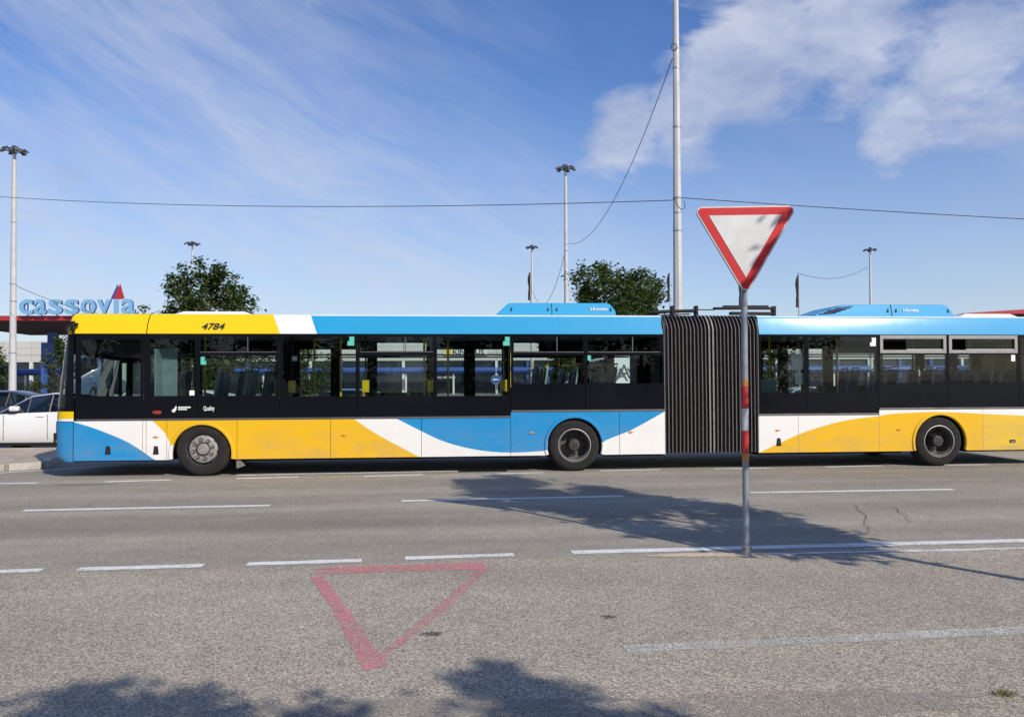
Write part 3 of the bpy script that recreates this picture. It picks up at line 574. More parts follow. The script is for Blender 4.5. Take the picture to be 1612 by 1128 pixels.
# air-conditioning units
def ac(x0, x1, xs0, xs1, split, txt, tx, tw):
    y0, y1 = .62, W-.62; m = MB(); prof = [(x0, 2.905), (x0+.03, 2.94), (xs0, 3.13), (xs0+.06, 3.145), (xs1-.1, 3.150), (xs1-.03, 3.13), (x1-.03, 3.02), (x1, 2.905)]
    ins = lambda z: max(0, (z-2.92))*.25
    vs = [(x, y0 + ins(z), z) for x, z in prof] + [(x, y1 - ins(z), z) for x, z in prof]; n = len(prof)
    m.add(vs, [tuple(range(n)), tuple(range(2*n-1, n-1, -1))] + [(i, n+i, n+i+1, i+1) for i in range(n-1)], BLUA); u = m.build('air_conditioning_unit', BUS, bevel=.012)
    m = MB(); m.tube([(split, y0-.004, 2.91), (split, y0+ins(3.14)-.006, 3.14)], .006, BLK, 6); m.build('cover_joint', u)
    for x in (x0+.30, split-.08, split+.09, xs1-.02): m = MB(); m.add([(x-.02, y0+.012, 2.99), (x+.02, y0+.012, 2.99), (x+.008, y0+ins(3.06)-.02, 3.07)], [(0, 1, 2)], DKI); m.build('latch', u, solid=.01)
    for x in (x0+.28, split-.12, split+.12, x1-.14): m = MB(); m.box(x-.05, x+.05, y0-.015, y0+.05, 2.872, 2.905, BLK); m.build('mounting_foot', u)
    glyph(txt, tw, .065, TXW, 'lettering', u, (tx, y0+.012, 3.0), .003, offset=.012)
    return u
u1 = ac(-1.40, .93, -1.16, .84, -.32, 'k-Konvekta', .42, .335); u2 = ac(4.88, 7.78, 5.45, 7.68, 6.48, 'k-Konvekta', 6.72, .32)
NAVY = pmat('louvre_navy', (.008, .016, .09), .5)
for k in range(4):
    m = MB(); a, zz = 4.96 + k*.11, 2.935 + k*.040; m.add([(a, .615, zz), (a+.36, .615, zz+.036), (a+.39, .625, zz+.052), (a+.04, .625, zz+.022)], [(0, 1, 2, 3)], NAVY); m.build('air_louvre', u2, solid=.016)
for x0, x1, zt in ((-7.43, -5.95, 2.975), (7.95, 9.3, 2.985)):
    m = MB(); m.add([(x0, .75, 2.895), (x1, .75, 2.895), (x1, 1.8, 2.9), (x0, 1.8, 2.9), (x0+.22, .85, zt), (x1-.15, .85, zt), (x1-.15, 1.7, zt), (x0+.22, 1.7, zt)], [(4,5,6,7),(0,1,5,4),(1,2,6,5),(2,3,7,6),(3,0,4,7)], ROOFW); m.build('roof_hatch', BUS, bevel=.012)
m = MB(); m.tube([(-7.62, 1.2, 2.89), (-7.62, 1.2, 3.28)], .006, BLK, 5); m.build('aerial', BUS)
# wheels
def wheel(x, side, kind):
    w = empty('wheel', (x, 0, .478)); w.parent = BUS
    if side: w.location = (x, W, .478); w.rotation_euler = (0, 0, pi)
    m = MB(); m.lathe([(.29, .05), (.297, .022), (.312, .014), (.36, .012), (.42, .020), (.448, .034), (.466, .055), (.474, .08), (.478, .12), (.478, .26), (.470, .30), (.40, .32), (.285, .30)], RUB, 64)
    ty = m.build('tyre', w, smooth=True)
    m = MB(); m.lathe([(.332, .0125), (.338, .0095), (.344, .0125)], RUB, 64); m.lathe([(.392, .0155), (.398, .0125), (.404, .0175)], RUB, 64); m.build('sidewall_rib', ty, smooth=True)
    m = MB()
    for k in range(44):
        a = 2*pi*k/44; c_, s_ = cos(a), sin(a)
        for r0, r1 in ((.462, .4785),):
            d = .012; m.add([(r0*c_ - d*s_, .052, r0*s_ + d*c_), (r0*c_ + d*s_, .052, r0*s_ - d*c_), (r1*c_ + d*s_, .10, r1*s_ - d*c_), (r1*c_ - d*s_, .10, r1*s_ + d*c_)], [(0, 1, 2, 3)], BLK)
    m.build('tread_groove', ty, recalc=False)
    m = MB()
    if kind == 'front':
        m.lathe([(.298, .030), (.290, .020), (.276, .030), (.266, .085), (.252, .095)], HUB, 64); m.lathe([(.252, .095), (.246, .055), (.236, .030), (.205, .016), (.125, .014)], RIM, 64); m.lathe([(.125, .014), (.118, .030), (.105, .030)], HUB, 48)
        rim = m.build('rim', w, smooth=True)
        m = MB(); m.lathe([(.105, .030), (.100, .004), (.085, -.010), (.03, -.014), (0.0001, -.014)], RIM, 40); m.build('hub', w, smooth=True)
        for k in range(8):
            a = 2*pi*(k+.3)/8; m = MB(); m.lathe([(.033, .016), (.031, .007), (.012, .006)], DKI, 14); m.lathe([(.017, .010), (.016, -.016), (.0001, -.017)], RIM, 6); o = m.build('wheel_nut', w); o.location = (.166*cos(a), 0, .166*sin(a))
        for k in range(8):
            a = 2*pi*(k+.8)/8; m = MB(); m.lathe([(.030, -.001), (.0001, -.001)], DKI, 12); o = m.build('hand_hole', rim); o.location = (.243*cos(a), .034, .243*sin(a)); o.scale = (1, 1, .7); o.rotation_euler = (0, -a, 0)
    else:
        m.lathe([(.306, .030), (.303, .012), (.292, .010), (.286, .024)], RIMB, 64); m.lathe([(.286, .024), (.279, .060), (.266, .066), (.262, .22), (.255, .262), (.235, .28), (.20, .272), (.11, .265)], RIMD, 64)
        rim = m.build('rim', w, smooth=True)
        m = MB(); m.lathe([(.125, .275), (.118, .12), (.105, .055), (.092, .044), (.05, .038), (.0001, .037)], HUB, 32); hb = m.build('hub', w, smooth=True)
        for k in range(10):
            a = 2*pi*k/10; m = MB(); m.lathe([(.017, .275), (.017, .225), (.0001, .224)], HUB, 6); o = m.build('wheel_nut', w); o.location = (.168*cos(a), 0, .168*sin(a))
            m = MB(); m.lathe([(.007, .048), (.007, .036), (.0001, .0355)], RIM, 6); o = m.build('hub_bolt', hb); o.location = (.076*cos(a), 0, .076*sin(a))
        for k in range(10):
            a = 2*pi*(k+.5)/10; m = MB(); m.lathe([(.028, .2735), (.0001, .2735)], DKI, 12); o = m.build('hand_hole', rim); o.location = (.222*cos(a), -.0, .222*sin(a)); o.scale = (.75, 1, 1); o.rotation_euler = (0, -a, 0)
    m = MB(); m.lathe([(.25, .315), (.0001, .315)], DRK, 24); m.build('brake_drum', w)
    return w
for x, kd in ((-6.60, 'front'), (0, 'rear'), (7.03, 'rear')):
    for sd in (0, 1): wheel(x, sd, kd)
m = MB(); m.add([(-6.04, .05, .30), (-5.98, .05, .30), (-5.88, .05, .18), (-6.03, .05, .13)], [(0, 1, 2, 3)], pmat('mud_flap', (.16, .155, .14), .8)); m.build('mud_flap', BUS, solid=.02)
# lamps, handles, stickers, lettering
def lens(x, z, mat, rx=.05, rz=.018, nm='side_marker'):
    m = MB(); n = 16; vs = [(x + rx*cos(2*pi*k/n), -.002, z + rz*sin(2*pi*k/n)) for k in range(n)] + [(x + rx*.6*cos(2*pi*k/n), -.016, z + rz*.6*sin(2*pi*k/n)) for k in range(n)]
    m.add(vs, [(k, (k+1) % n, n+(k+1) % n, n+k) for k in range(n)] + [tuple(range(2*n-1, n-1, -1))], mat); m.build(nm, BUS, smooth=True)
for x, z in ((-7.40, .701), (-4.161, .698), (-.789, .711), (1.045, .706), (3.836, .715), (6.215, .705)): lens(x, z, ORG)
lens(-7.38, 1.13, REDL, .08, .035, 'side_lamp')
for x, z in ((-8.199, .483), (-7.393, .474), (3.858, .501)):
    m = MB(); m.prism([(-.05, -.075), (.05, -.075), (.032, .07), (-.032, .07)], lambda p, t: (x+p[0], t, z+p[1]), -.012, .004, BLK); h = m.build('flap_handle', BUS, bevel=.008)
    m = MB(); m.prism([(-.018, -.05), (.018, -.05), (.012, .04), (-.012, .04)], lambda p, t: (x+p[0], t, z+p[1]), -.020, -.0125, pmat('handle_shade', (.03, .03, .03), .4) if x < -8 else bpy.data.materials['handle_shade']); m.build('latch_tongue', h)
m = MB(); m.box(8.44, 8.56, -.010, .004, .435, .495, BLK); h = m.build('flap_handle', BUS, bevel=.01); m = MB(); m.box(8.46, 8.54, -.014, -.0105, .447, .468, RIM); m.build('latch_tongue', h)
glyph('4784', .40, .125, TXT, 'fleet_number', BUS, (-6.63, .0105, 2.578), .004, shear=.28, offset=.022).rotation_euler = (rad(-15.8), 0, 0)
def decal(x0, x1, z0, z1, y, mat, nm): m = MB(); m.box(x0, x1, y-.002, y, z0, z1, mat); return m.build(nm, BUS)
for x, z in ((-4.06, 2.40), (-1.27, 2.40)):
    decal(x, x+.085, z-.02, z+.06, .0035, STI, 'window_sticker'); decal(x-.035, x+.085, z-.10, z-.021, .0035, STI, 'window_sticker')
decal(5.70, 5.78, 2.36, 2.45, .0035, PAP, 'window_sticker'); decal(5.665, 5.78, 2.29, 2.359, .0035, PAP, 'window_sticker'); decal(8.50, 8.58, 2.0, 2.12, .0035, PAP, 'window_sticker')
decal(-6.64, -6.57, 2.03, 2.10, .0035, STI, 'window_sticker'); decal(-6.64, -6.545, 1.965, 2.029, .0035, STI, 'window_sticker')
decal(-5.075, -4.985, 2.03, 2.11, .05, PAP, 'window_sticker'); decal(-6.83, -6.745, 1.425, 1.51, .0035, PAP, 'window_sticker')
decal(4.14, 4.37, 1.845, 2.145, .06, PAP, 'posted_notice'); decal(4.215, 4.372, 1.575, 1.785, .06, PAP, 'posted_notice'); decal(.25, .31, 2.03, 2.12, .0035, STI, 'window_sticker')
m = MB(); n = 12
lo = [(-7.135, 1.155), (-7.10, 1.125), (-7.075, 1.14), (-7.052, 1.18), (-7.045, 1.215), (-7.06, 1.25), (-7.075, 1.215), (-7.10, 1.19)]
m.prism(lo, lambda p, t: (p[0], t, p[1]), .0015, .0035, TXW); m.build('swoosh_logo', BUS)
decal(-7.02, -6.81, 1.205, 1.228, .0035, TXW, 'logo_text_line'); decal(-7.02, -6.87, 1.170, 1.190, .0035, TXW, 'logo_text_line')
glyph('Quality', .19, .10, TXW, 'logo_lettering', BUS, (-6.592, .004, 1.135), .002, offset=.012)
# interior
m = MB(); m.box(-8.6, 1.69, .66, W-.66, .515, .54, FLO); m.box(3.47, 9.55, .66, W-.66, .515, .54, FLO); m.box(-7.35, -5.85, .66, W-.66, .541, .80, FLO); m.box(-1.1, 1.66, .66, W-.66, .541, .85, FLO); m.box(5.9, 9.55, .66, W-.66, .541, .85, FLO)
for xa, xb in ((-7.35, -5.85), (-1.1, 1.66), (5.9, 9.55)): m.box(xa, xb, .06, .655, .995, 1.02, FLO); m.box(xa, xb, W-.655, W-.06, .995, 1.02, FLO)
for xa, xb in ((-5.8, -1.15), (3.5, 5.85)): m.box(xa, xb, .06, .655, .515, .54, FLO); m.box(xa, xb, W-.655, W-.06, .515, .54, FLO)
m.build('floor', BUS)
m = MB(); m.box(-8.7, 1.66, .12, W-.12, 2.50, 2.53, CEI); m.box(3.5, 9.55, .12, W-.12, 2.50, 2.53, CEI); m.build('ceiling', BUS)
for y0, y1 in ((.05, .09), (W-.09, W-.05)):
    for xa, xb, zz in ((-7.3, -1.17, 1.34), (-1.17, 1.66, 1.54), (3.5, 5.83, 1.36), (5.83, 9.5, 1.52)): m = MB(); m.box(xa, xb, y0, y1, 1.06, zz, INT); m.build('inner_lining', BUS)
m = MB(); m.box(1.45, 1.66, .10, W-.10, .85, 1.0, INT); m.box(1.62, 1.66, .10, .75, .85, 2.45, DKI); m.box(1.62, 1.66, W-.75, W-.1, .85, 2.45, DKI); m.box(3.5, 3.54, .1, .75, .4, 2.45, DKI); m.box(3.5, 3.54, W-.75, W-.1, .4, 2.45, DKI); m.build('joint_bulkhead', BUS)
m = MB(); m.box(1.7, 3.47, .25, .30, .4, 2.4, DKI); m.box(1.7, 3.47, W-.30, W-.25, .4, 2.4, DKI); m.build('joint_lining', BUS)
m = MB(); m.box(-8.95, -8.30, .25, W-.25, .9, 1.28, DKI); m.box(-8.7, -8.35, .3, 1.1, 1.28, 1.38, DKI); m.build('dashboard', BUS, bevel=.03)
m = MB(); ring = [(-8.22 + .10*cos(2*pi*k/20), .62 + .23*sin(2*pi*k/20), 1.32 + .20*cos(2*pi*k/20)) for k in range(21)]; m.tube(ring, .014, DKI, 8); m.tube([(-8.22, .62, 1.32), (-8.4, .62, 1.15)], .03, DKI); m.build('steering_wheel', BUS)
m = MB(); m.box(-7.46, -7.43, .10, .42, .8, 2.25, TEAL); m.box(-7.44, -7.18, .42, .45, .8, 2.28, TEAL); m.box(-7.16, -6.95, .45, .47, .8, 1.85, DKI); m.build('cab_partition', BUS)
m = MB(); m.box(-7.9, -7.55, .35, .85, .9, 1.05, DKI); m.box(-7.62, -7.52, .37, .83, 1.0, 1.75, DKI); m.build('driver_seat', BUS, bevel=.04)
m = MB(); m.box(-8.6, -7.6, .15, W-.15, 2.15, 2.5, DKI); m.build('roof_console', BUS, bevel=.02)
def seat(x, y, fl, sh):
    m = MB(); vs = []; prof = [(-.40, .46), (-.38, .42), (-.06, .41), (.0, .45), (.06, .75), (.10, 1.02), (.085, 1.06)]
    for q in (-.20, -.12, 0, .12, .20):
        dx = -.03*(abs(q)/.2)**2
        for px, pz in prof: vs.append((x + px + dx, y + q*(1 - .12*max(0, (pz-.9)/.15)), fl + pz))
    p = len(prof); m.add(vs, [(i*p+j, (i+1)*p+j, (i+1)*p+j+1, i*p+j+1) for i in range(4) for j in range(p-1)], sh); o = m.build('passenger_seat', BUS, smooth=True, solid=.035)
    m = MB(); m.box(x-.34, x-.03, y-.17, y+.17, fl+.425, fl+.46, SEATB); m.add([(x-.035, y-.16, fl+.48), (x-.035, y+.16, fl+.48), (x+.06, y+.15, fl+.98), (x+.06, y-.15, fl+.98)], [(0, 1, 2, 3)], SEATB); m.build('upholstery', o)
    m = MB(); m.tube([(x+.08, y-.14, fl+1.04), (x+.10, y-.13, fl+1.12), (x+.10, y+.13, fl+1.12), (x+.08, y+.14, fl+1.04)], .014, HAND, 6); m.build('grab_handle', o)
    m = MB(); m.box(x-.28, x-.10, y-.1, y+.1, max(fl+.18, 1.03 if fl > .6 else 0), fl+.42, DKI); m.build('pedestal', o)
for x in (-6.45, -5.95): 
    for y in (.33, .78, 1.78, 2.22): seat(x, y, .80, SEAT)
for x in (-4.9, -3.2): 
    for y in (1.78, 2.22): seat(x, y, .37, SEAT)
for x in (-.55, .02, .75):
    for y in (.33, .78, 1.78, 2.22): seat(x, y, .85, SEAT)
for x in (3.9, 4.75): 
    for y in (.33, .78): seat(x, y, .37, SEAT)
for x in (6.25, 6.95, 8.15, 8.65):
    for y in (.33, .78, 1.78, 2.22): seat(x, y, .78, SEAT)
m = MB(); m.box(3.62, 3.95, .30, .36, .9, 1.68, TEAL); m.build('wheelchair_backrest', BUS, bevel=.03)
for x, y in ((-6.85, .95), (-5.62, 1.6), (-4.32, .80), (-4.9, 1.35), (-2.75, .70), (-2.3, 1.65), (-1.15, .35), (3.95, .60), (5.40, .75), (5.2, 1.75), (6.45, .95), (7.55, 1.65), (8.3, .9)):
    m = MB(); m.tube([(x, y, .38), (x, y, 2.50)], .021, HAND, 8); m.build('handrail', BUS, smooth=True)
for x, y in ((-5.12, .30), (-3.80, .28), (-2.62, .28), (-1.28, .28)):
    m = MB(); m.tube([(x, y, .38), (x, y, 2.50)], .018, DKI, 8); m.box(x-.06, x+.06, y-.07, y+.05, 1.46, 1.68, HAND); m.box(x-.04, x-.015, y-.05, y, 1.36, 1.46, HAND); m.build('ticket_validator', BUS, bevel=.02)
for y in (.55, W-.55):
    m = MB(); m.tube([(-7.2, y, 2.15), (1.5, y, 2.15)], .016, DKI, 6); m.build('ceiling_rail', BUS)
    m = MB(); m.tube([(3.6, y, 2.15), (9.4, y, 2.15)], .016, DKI, 6); m.build('ceiling_rail', BUS)

# ------------------------------------------------------------------ give-way sign
sg = empty('give_way_sign', (2.21, 7.36, 0), rad(-3)); tag(sg, 'red and white triangular give way sign on a grey post with banded tape', 'road sign')
def rtri(side, rad_, zc, n=8):
    """triangle standing on its point, corners rounded"""
    hgt = side*sqrt(3)/2; pts = [Vector((-side/2, hgt/3)), Vector((side/2, hgt/3)), Vector((0, -2*hgt/3))]; o = []
    for i, p in enumerate(pts):
        a, b = pts[i-1], pts[(i+1) % 3]; u = (a-p).normalized(); v = (b-p).normalized(); ctr = p + (u+v).normalized()*rad_*2; 
        s0 = p + u*rad_*sqrt(3); s1 = p + v*rad_*sqrt(3); a0 = math.atan2(*(s0-ctr).yx); a1 = math.atan2(*(s1-ctr).yx); d = a1-a0
        while d > pi: d -= 2*pi
        while d < -pi: d += 2*pi
        o += [(ctr.x + rad_*cos(a0+d*k/n), zc + ctr.y + rad_*sin(a0+d*k/n)) for k in range(n+1)]
    return o
ZC = 3.005
T = lambda y0, y1, side, rr, mat, nm: (lambda mb: mb.prism(rtri(side, rr, ZC), lambda p, t: (p[0], t, p[1]), y0, y1, mat).build(nm, sg))(MB())
T(-.070, -.045, .985, .055, SBK, 'sign_plate'); T(-.0735, -.0702, .975, .050, SWH, 'white_border'); T(-.0770, -.0737, .930, .036, SRED, 'red_border'); T(-.0805, -.0772, .680, .002, SWH, 'white_field')
m = MB(); m.tube([(0, 0, 0), (0, 0, 3.2)], .0305, POST, 20); m.build('post', sg, smooth=True)
for z0, z1, mt in ((1.59, 1.65, OTAPE), (1.38, 1.59, RTAPE), (1.17, 1.38, WTAPE), (.955, 1.17, RTAPE), (.88, .955, OTAPE)):
    m = MB(); m.tube([(0, 0, z0), (0, 0, z1-.001)], .0325, mt, 20, False); m.build('tape_band', sg, smooth=True)
m = MB(); m.tube([(0, 0, -.004), (0, 0, .09)], .040, GALV, 16); m.build('post_socket', sg, smooth=True)
for a in (0.4, 2.0, 4.0): m = MB(); m.tube([(.036*cos(a), .036*sin(a), .055), (.055*cos(a), .055*sin(a), .055)], .009, HUB, 6); m.build('socket_bolt', sg)
for z in (2.75, 3.15): m = MB(); m.box(-.05, .05, -.046, -.03, z-.015, z+.015, GALV); m.tube([(.036*cos(a), .036*sin(a), z) for a in [k*pi/10 for k in range(21)]], .008, GALV, 6); m.build('clamp', sg)

# ------------------------------------------------------------------ lighting masts and cables
def mast(X, Y, H, r0, r1, ring, label, nlamp=6, joints=(), prism=12, head=True):
    t = empty('lighting_mast', (X, Y, -.03)); tag(t, label, 'lamp mast', 'tall car park lighting masts')
    m = MB(); m.tube([(0, 0, H*k/8) for k in range(9)], [r0 + (r1-r0)*k/8 for k in range(9)], MASTP, prism); m.build('shaft', t)
    for z in joints: q = r0 + (r1-r0)*z/H; m = MB(); m.tube([(0, 0, z-.03), (0, 0, z+.03)], q+.012, GALV, prism); m.build('shaft_joint', t)
    m = MB(); m.tube([(ring*.55*cos(2*pi*k/18), ring*.55*sin(2*pi*k/18), H-.12) for k in range(19)], .035, LAMP, 6)
    for k in range(3): a = pi*k/3; m.tube([(-ring*.55*cos(a), -ring*.55*sin(a), H-.12), (ring*.55*cos(a), ring*.55*sin(a), H-.12)], .03, LAMP, 6)
    m.tube([(0, 0, H-.35), (0, 0, H+.12)], .13, LAMP, 10); m.build('lamp_ring', t)
    for k in range(nlamp):
        a = 2*pi*(k+.25)/nlamp; c, s_ = cos(a), sin(a); ring_ = ring*.86; R0, R1 = ring_*.55, ring_
        m = MB(); P = lambda r_, w, z: (r_*c - w*s_, r_*s_ + w*c, H + z*.85)
        m.add([P(R0+.08, -.11, -.20), P(R1, -.16, -.30), P(R1, .16, -.30), P(R0+.08, .11, -.20), P(R0+.1, -.09, -.02), P(R1-.05, -.13, -.12), P(R1-.05, .13, -.12), P(R0+.1, .09, -.02)], [(0,3,2,1),(4,5,6,7),(0,1,5,4),(1,2,6,5),(2,3,7,6),(3,0,4,7)], LAMP); m.build('floodlight', t, bevel=.02)
    return t
mast(5.585, 26, 15.9, .185, .088, .75, 'thick pale mast rising out of the picture behind the bus bellows', joints=(4.0, 6.7, 7.8, 10.2, 12.2), prism=8)
mast(-29.0, 45, 15.35, .21, .10, .85, 'tall pale mast at the left edge over the white car', joints=(3.4, 6.4, 7.4, 11))
mast(3.66, 52, 16.1, .19, .085, .80, 'tall mast left of the big mast, behind the right-hand tree', joints=(4, 10.4))
mast(-33.05, 80, 16.1, .19, .085, .95, 'distant mast standing above the left-hand tree')
mast(2.1, 80, 15.6, .19, .085, .80, 'distant mast above the left roof unit of the bus')
mast(37.1, 80, 15.2, .19, .085, .80, 'distant mast above the right roof unit of the bus')
def cable(a, b, sag, r, label, n=24):
    a, b = Vector(a), Vector(b); pts = [a + (b-a)*k/n - Vector((0, 0, sag*4*(k/n)*(1-k/n))) for k in range(n+1)]
    m = MB(); m.tube(pts, r, WIRE, 5); return tag(m.build('overhead_cable', smooth=True), label, 'cable', 'overhead cables')
cable((5.44, 26, 7.70), (-31, 42, 12.0), .45, .014, 'black cable crossing the sky from the big mast to the left edge')
cable((5.73, 26, 7.78), (30, 26.5, 6.55), .12, .014, 'black cable running from the big mast to the right edge')
cable((5.46, 26, 12.5), (3.75, 52, 10.9), 1.9, .014, 'slack black cable from the big mast down to the next mast')
cable((3.58, 52, 10.2), (2.15, 80, 11.0), 2.4, .018, 'thin cable hanging between the two masts at centre')
cable((-28.9, 45, 7.3), (-33.0, 80, 9.6), 1.6, .016, 'thin cable falling right from the left mast')
cable((36.9, 80, 13.3), (22.9, 62, 10.2), .8, .020, 'thin cable falling left from the distant right mast')
m = MB(); m.tube([(0, 0, 0)]+[(.10*cos(a)-.05, -.20, .13*sin(a)) for a in [k*2*pi/12 for k in range(13)]], .014, WIRE, 5); o = tag(m.build('cable_coil'), 'small coil of black cable on the big mast near the top', 'cable'); o.location = (5.53, 26, 12.8)
m = MB(); m.tube([(-.1, -.22, .0), (-.05, -.24, -.25), (.1, -.24, -.42), (.24, -.2, -.36), (.22, -.15, -.1)], .014, WIRE, 5); o = tag(m.build('cable_loop'), 'drooping cable loop on the big mast at the wire crossing', 'cable'); o.location = (5.56, 26, 7.75)
def flagpole(X, Y, H, label, lean=.0):
    t = empty('flagpole', (X, Y, -.03)); tag(t, label, 'flagpole', 'flagpoles with furled flags')
    m = MB(); m.tube([(0, 0, 0), (0, 0, H)], [.06, .035], GALV, 8); m.build('pole', t)
    m = MB(); hs = 2.6; n = 14; vs = []
    for k in range(n+1):
        a = k/n; z = H - .05 - hs*a; w = .04 + .17*sin(min(1, a*1.15)*pi*.80)**.8*(.75 + .25*sin(a*9))
        for j in range(8): q = 2*pi*j/8; vs.append((-.05 - w*.5 + w*.75*cos(q) + .03*sin(a*7+q), .12*sin(q)*(.5+w), z))
    m.add(vs, [(k*8+j, k*8+(j+1) % 8, k*8+8+(j+1) % 8, k*8+8+j) for k in range(n) for j in range(8)] + [tuple(range(8)), tuple(range(n*8+7, n*8-1, -1))], FLAG); m.build('furled_flag', t, smooth=True)
flagpole(1.75, 72, 11.8, 'flagpole with dark furled flag left of the centre mast'); flagpole(14.3, 70, 11.4, 'flagpole with dark furled flag close left of the big mast'); flagpole(19.6, 66, 10.6, 'flagpole with dark furled flag directly behind the give way sign'); flagpole(23.0, 62, 10.1, 'flagpole with dark furled flag left of the right roof unit')

# ------------------------------------------------------------------ shopping mall
ML = empty('shopping_mall', (0, 100, -.03)); tag(ML, 'long cream shopping mall with blue canopy and red roof edges behind the bus', 'building')
m = MB(); m.box(-75, 95, .3, 40, 0, 6.9, CLJ); m.build('wall', ML)
panelmesh = None
for i in range(28):
    for k, (z0, z1) in enumerate(((4.3, 5.2), (5.22, 6.1), (6.12, 7.0))):
        if panelmesh is None: mb = MB(); mb.box(.02, 5.98, -.06, .3, 0, .88, CLAD); po = mb.build('cladding_panel', ML); panelmesh = po
        else: po = panelmesh.copy(); col.objects.link(po)
        po.location = (-74 + i*6, 0, z0)
for i in range(42):
    x = -74 + i*4; m = MB(); m.box(x+.1, x+3.9, .12, .3, .2, 4.2, MGLS); m.build('shop_window', ML)
    m = MB(); m.box(x-.16, x+.16, -.25, .28, 0, 4.28, MWHT if i % 3 == 0 else MBLU); m.build('pillar', ML)
for i in range(14):
    if i in (2,): continue
    x = -74 + i*12; m = MB(); n = 12; pr = [(-2.2 + .0 + .62*cos(2*pi*k/n), 2.98 + .42*sin(2*pi*k/n)) for k in range(n)]
    m.prism(pr, lambda p, t: (t, p[0], p[1]), x+.05, x+11.95, MBLU); m.build('canopy_beam', ML, smooth=True)
    for q in (x+.6, x+6.6): m = MB(); m.tube([(q, -2.2, 0), (q, -2.2, 2.6)], .13, MWHT if i % 2 else MBLU, 10); m.build('canopy_post', ML)
# entrance roof at the left and the red roof at the right
m = MB(); m.add([(-66, -15, 8.55), (-46, -15, 8.45), (-46, -15, 8.98), (-66, -15, 9.06)], [(0, 1, 2, 3)], MRED); m.add([(-66, -15, 8.55), (-46, -15, 8.45), (-44, -8, 7.28), (-57.2, -8, 7.28)], [(0, 1, 2, 3)], MUND); m.add([(-66, -15, 9.06), (-46, -15, 8.98), (-42, -8, 8.98), (-66, -8, 9.06)], [(0, 1, 2, 3)], MRED)
m.add([(-46, -15, 8.45), (-46, -15, 8.98), (-42, -8, 8.98), (-44, -8, 7.28)], [(0, 1, 2, 3)], MRED); m.build('entrance_roof', ML)
m = MB(); m.box(-54.3, -53.3, -9.5, -8.8, 4, 8.0, MBLU); m.build('entrance_column', ML)
m = MB(); m.box(-54.6, -52.2, -10.2, -9.6, 4.4, 6.3, MBLU); m.box(-54.6, -54.2, -10.2, -9.6, 0, 4.4, MBLU); m.build('blue_portal', ML)
m = MB(); m.add([(55.5, -5, 9.55), (80, -5, 9.9), (80, -5, 11.2), (55.5, -5, 9.75)], [(0, 1, 2, 3)], MRED); m.add([(55.5, -5, 9.55), (80, -5, 9.9), (80, 6, 9.6), (57, 6, 9.5)], [(0, 1, 2, 3)], MUND); m.add([(55.5, -5, 9.75), (80, -5, 11.2), (80, 6, 11.2), (57, 6, 9.8)], [(0, 1, 2, 3)], MRED); m.build('red_roof', ML)
m = MB(); m.box(60, 60.6, -4.2, -3.6, 0, 9.6, MBLU); m.build('entrance_column', ML)
m = MB(); m.box(-8.9, -3.2, -.16, -.08, 4.9, 5.95, MWHT); sb = m.build('shop_sign', ML); glyph('KINEKUS', 4.0, .62, TXT, 'lettering', sb, (-7.6, -.17, 5.1), .02, offset=.012); m = MB(); m.box(-8.7, -7.8, -.19, -.165, 5.08, 5.75, pmat('sign_yellow', (.7, .5, .03), .5)); m.build('emblem', sb)
glyph('moj nabytok', 2.6, .45, TXW, 'shop_lettering', ML, (-9.9, -.02, 1.9), .02, offset=.006)
# letters on the entrance roof
LT = empty('roof_letters', (0, 84.5, 9.05)); tag(LT, 'pale blue letters spelling cassovia on the red entrance roof', 'sign')
for ch, a, b, z1 in [('c', 30, 52, 1.66), ('a', 53.5, 73, 1.66), ('s', 76, 98.5, 1.66), ('s', 102, 124, 1.66), ('o', 127, 151, 1.66), ('v', 152.5, 175, 1.60), ('ı', 179, 186, 1.60), ('a', 191, 212.5, 1.66)]:
    x0, x1 = (a-806)/1220*84.5, (b-806)/1220*84.5
    if ch == 'ı': mb = MB(); mb.box(0, x1-x0, -.12, .12, 0, z1, LETB); o = mb.build('letter', LT, bevel=.05); o.location = (x0, 0, 0)
    else: glyph(ch, x1-x0, z1, LETB, 'letter', LT, (x0, 0, 0), .14, offset=.022, side=LETD)
    m = MB(); m.box((x0+x1)/2-.04, (x0+x1)/2+.04, .16, .3, -.2, 1.3, LETD); m.build('letter_strut', LT)
for dx, dz, mt, y in ((-.32, -.02, LETD, .2), (.12, 0, MRED, -.1)):
    m = MB(); x = -42.95 + dx; m.prism([(-.62, 0), (.58, 0), (.12, 1.62+dz)], lambda p, t: (x+p[0], y+t, 1.68+p[1]), -.06, .06, mt); m.build('sail_emblem', LT)

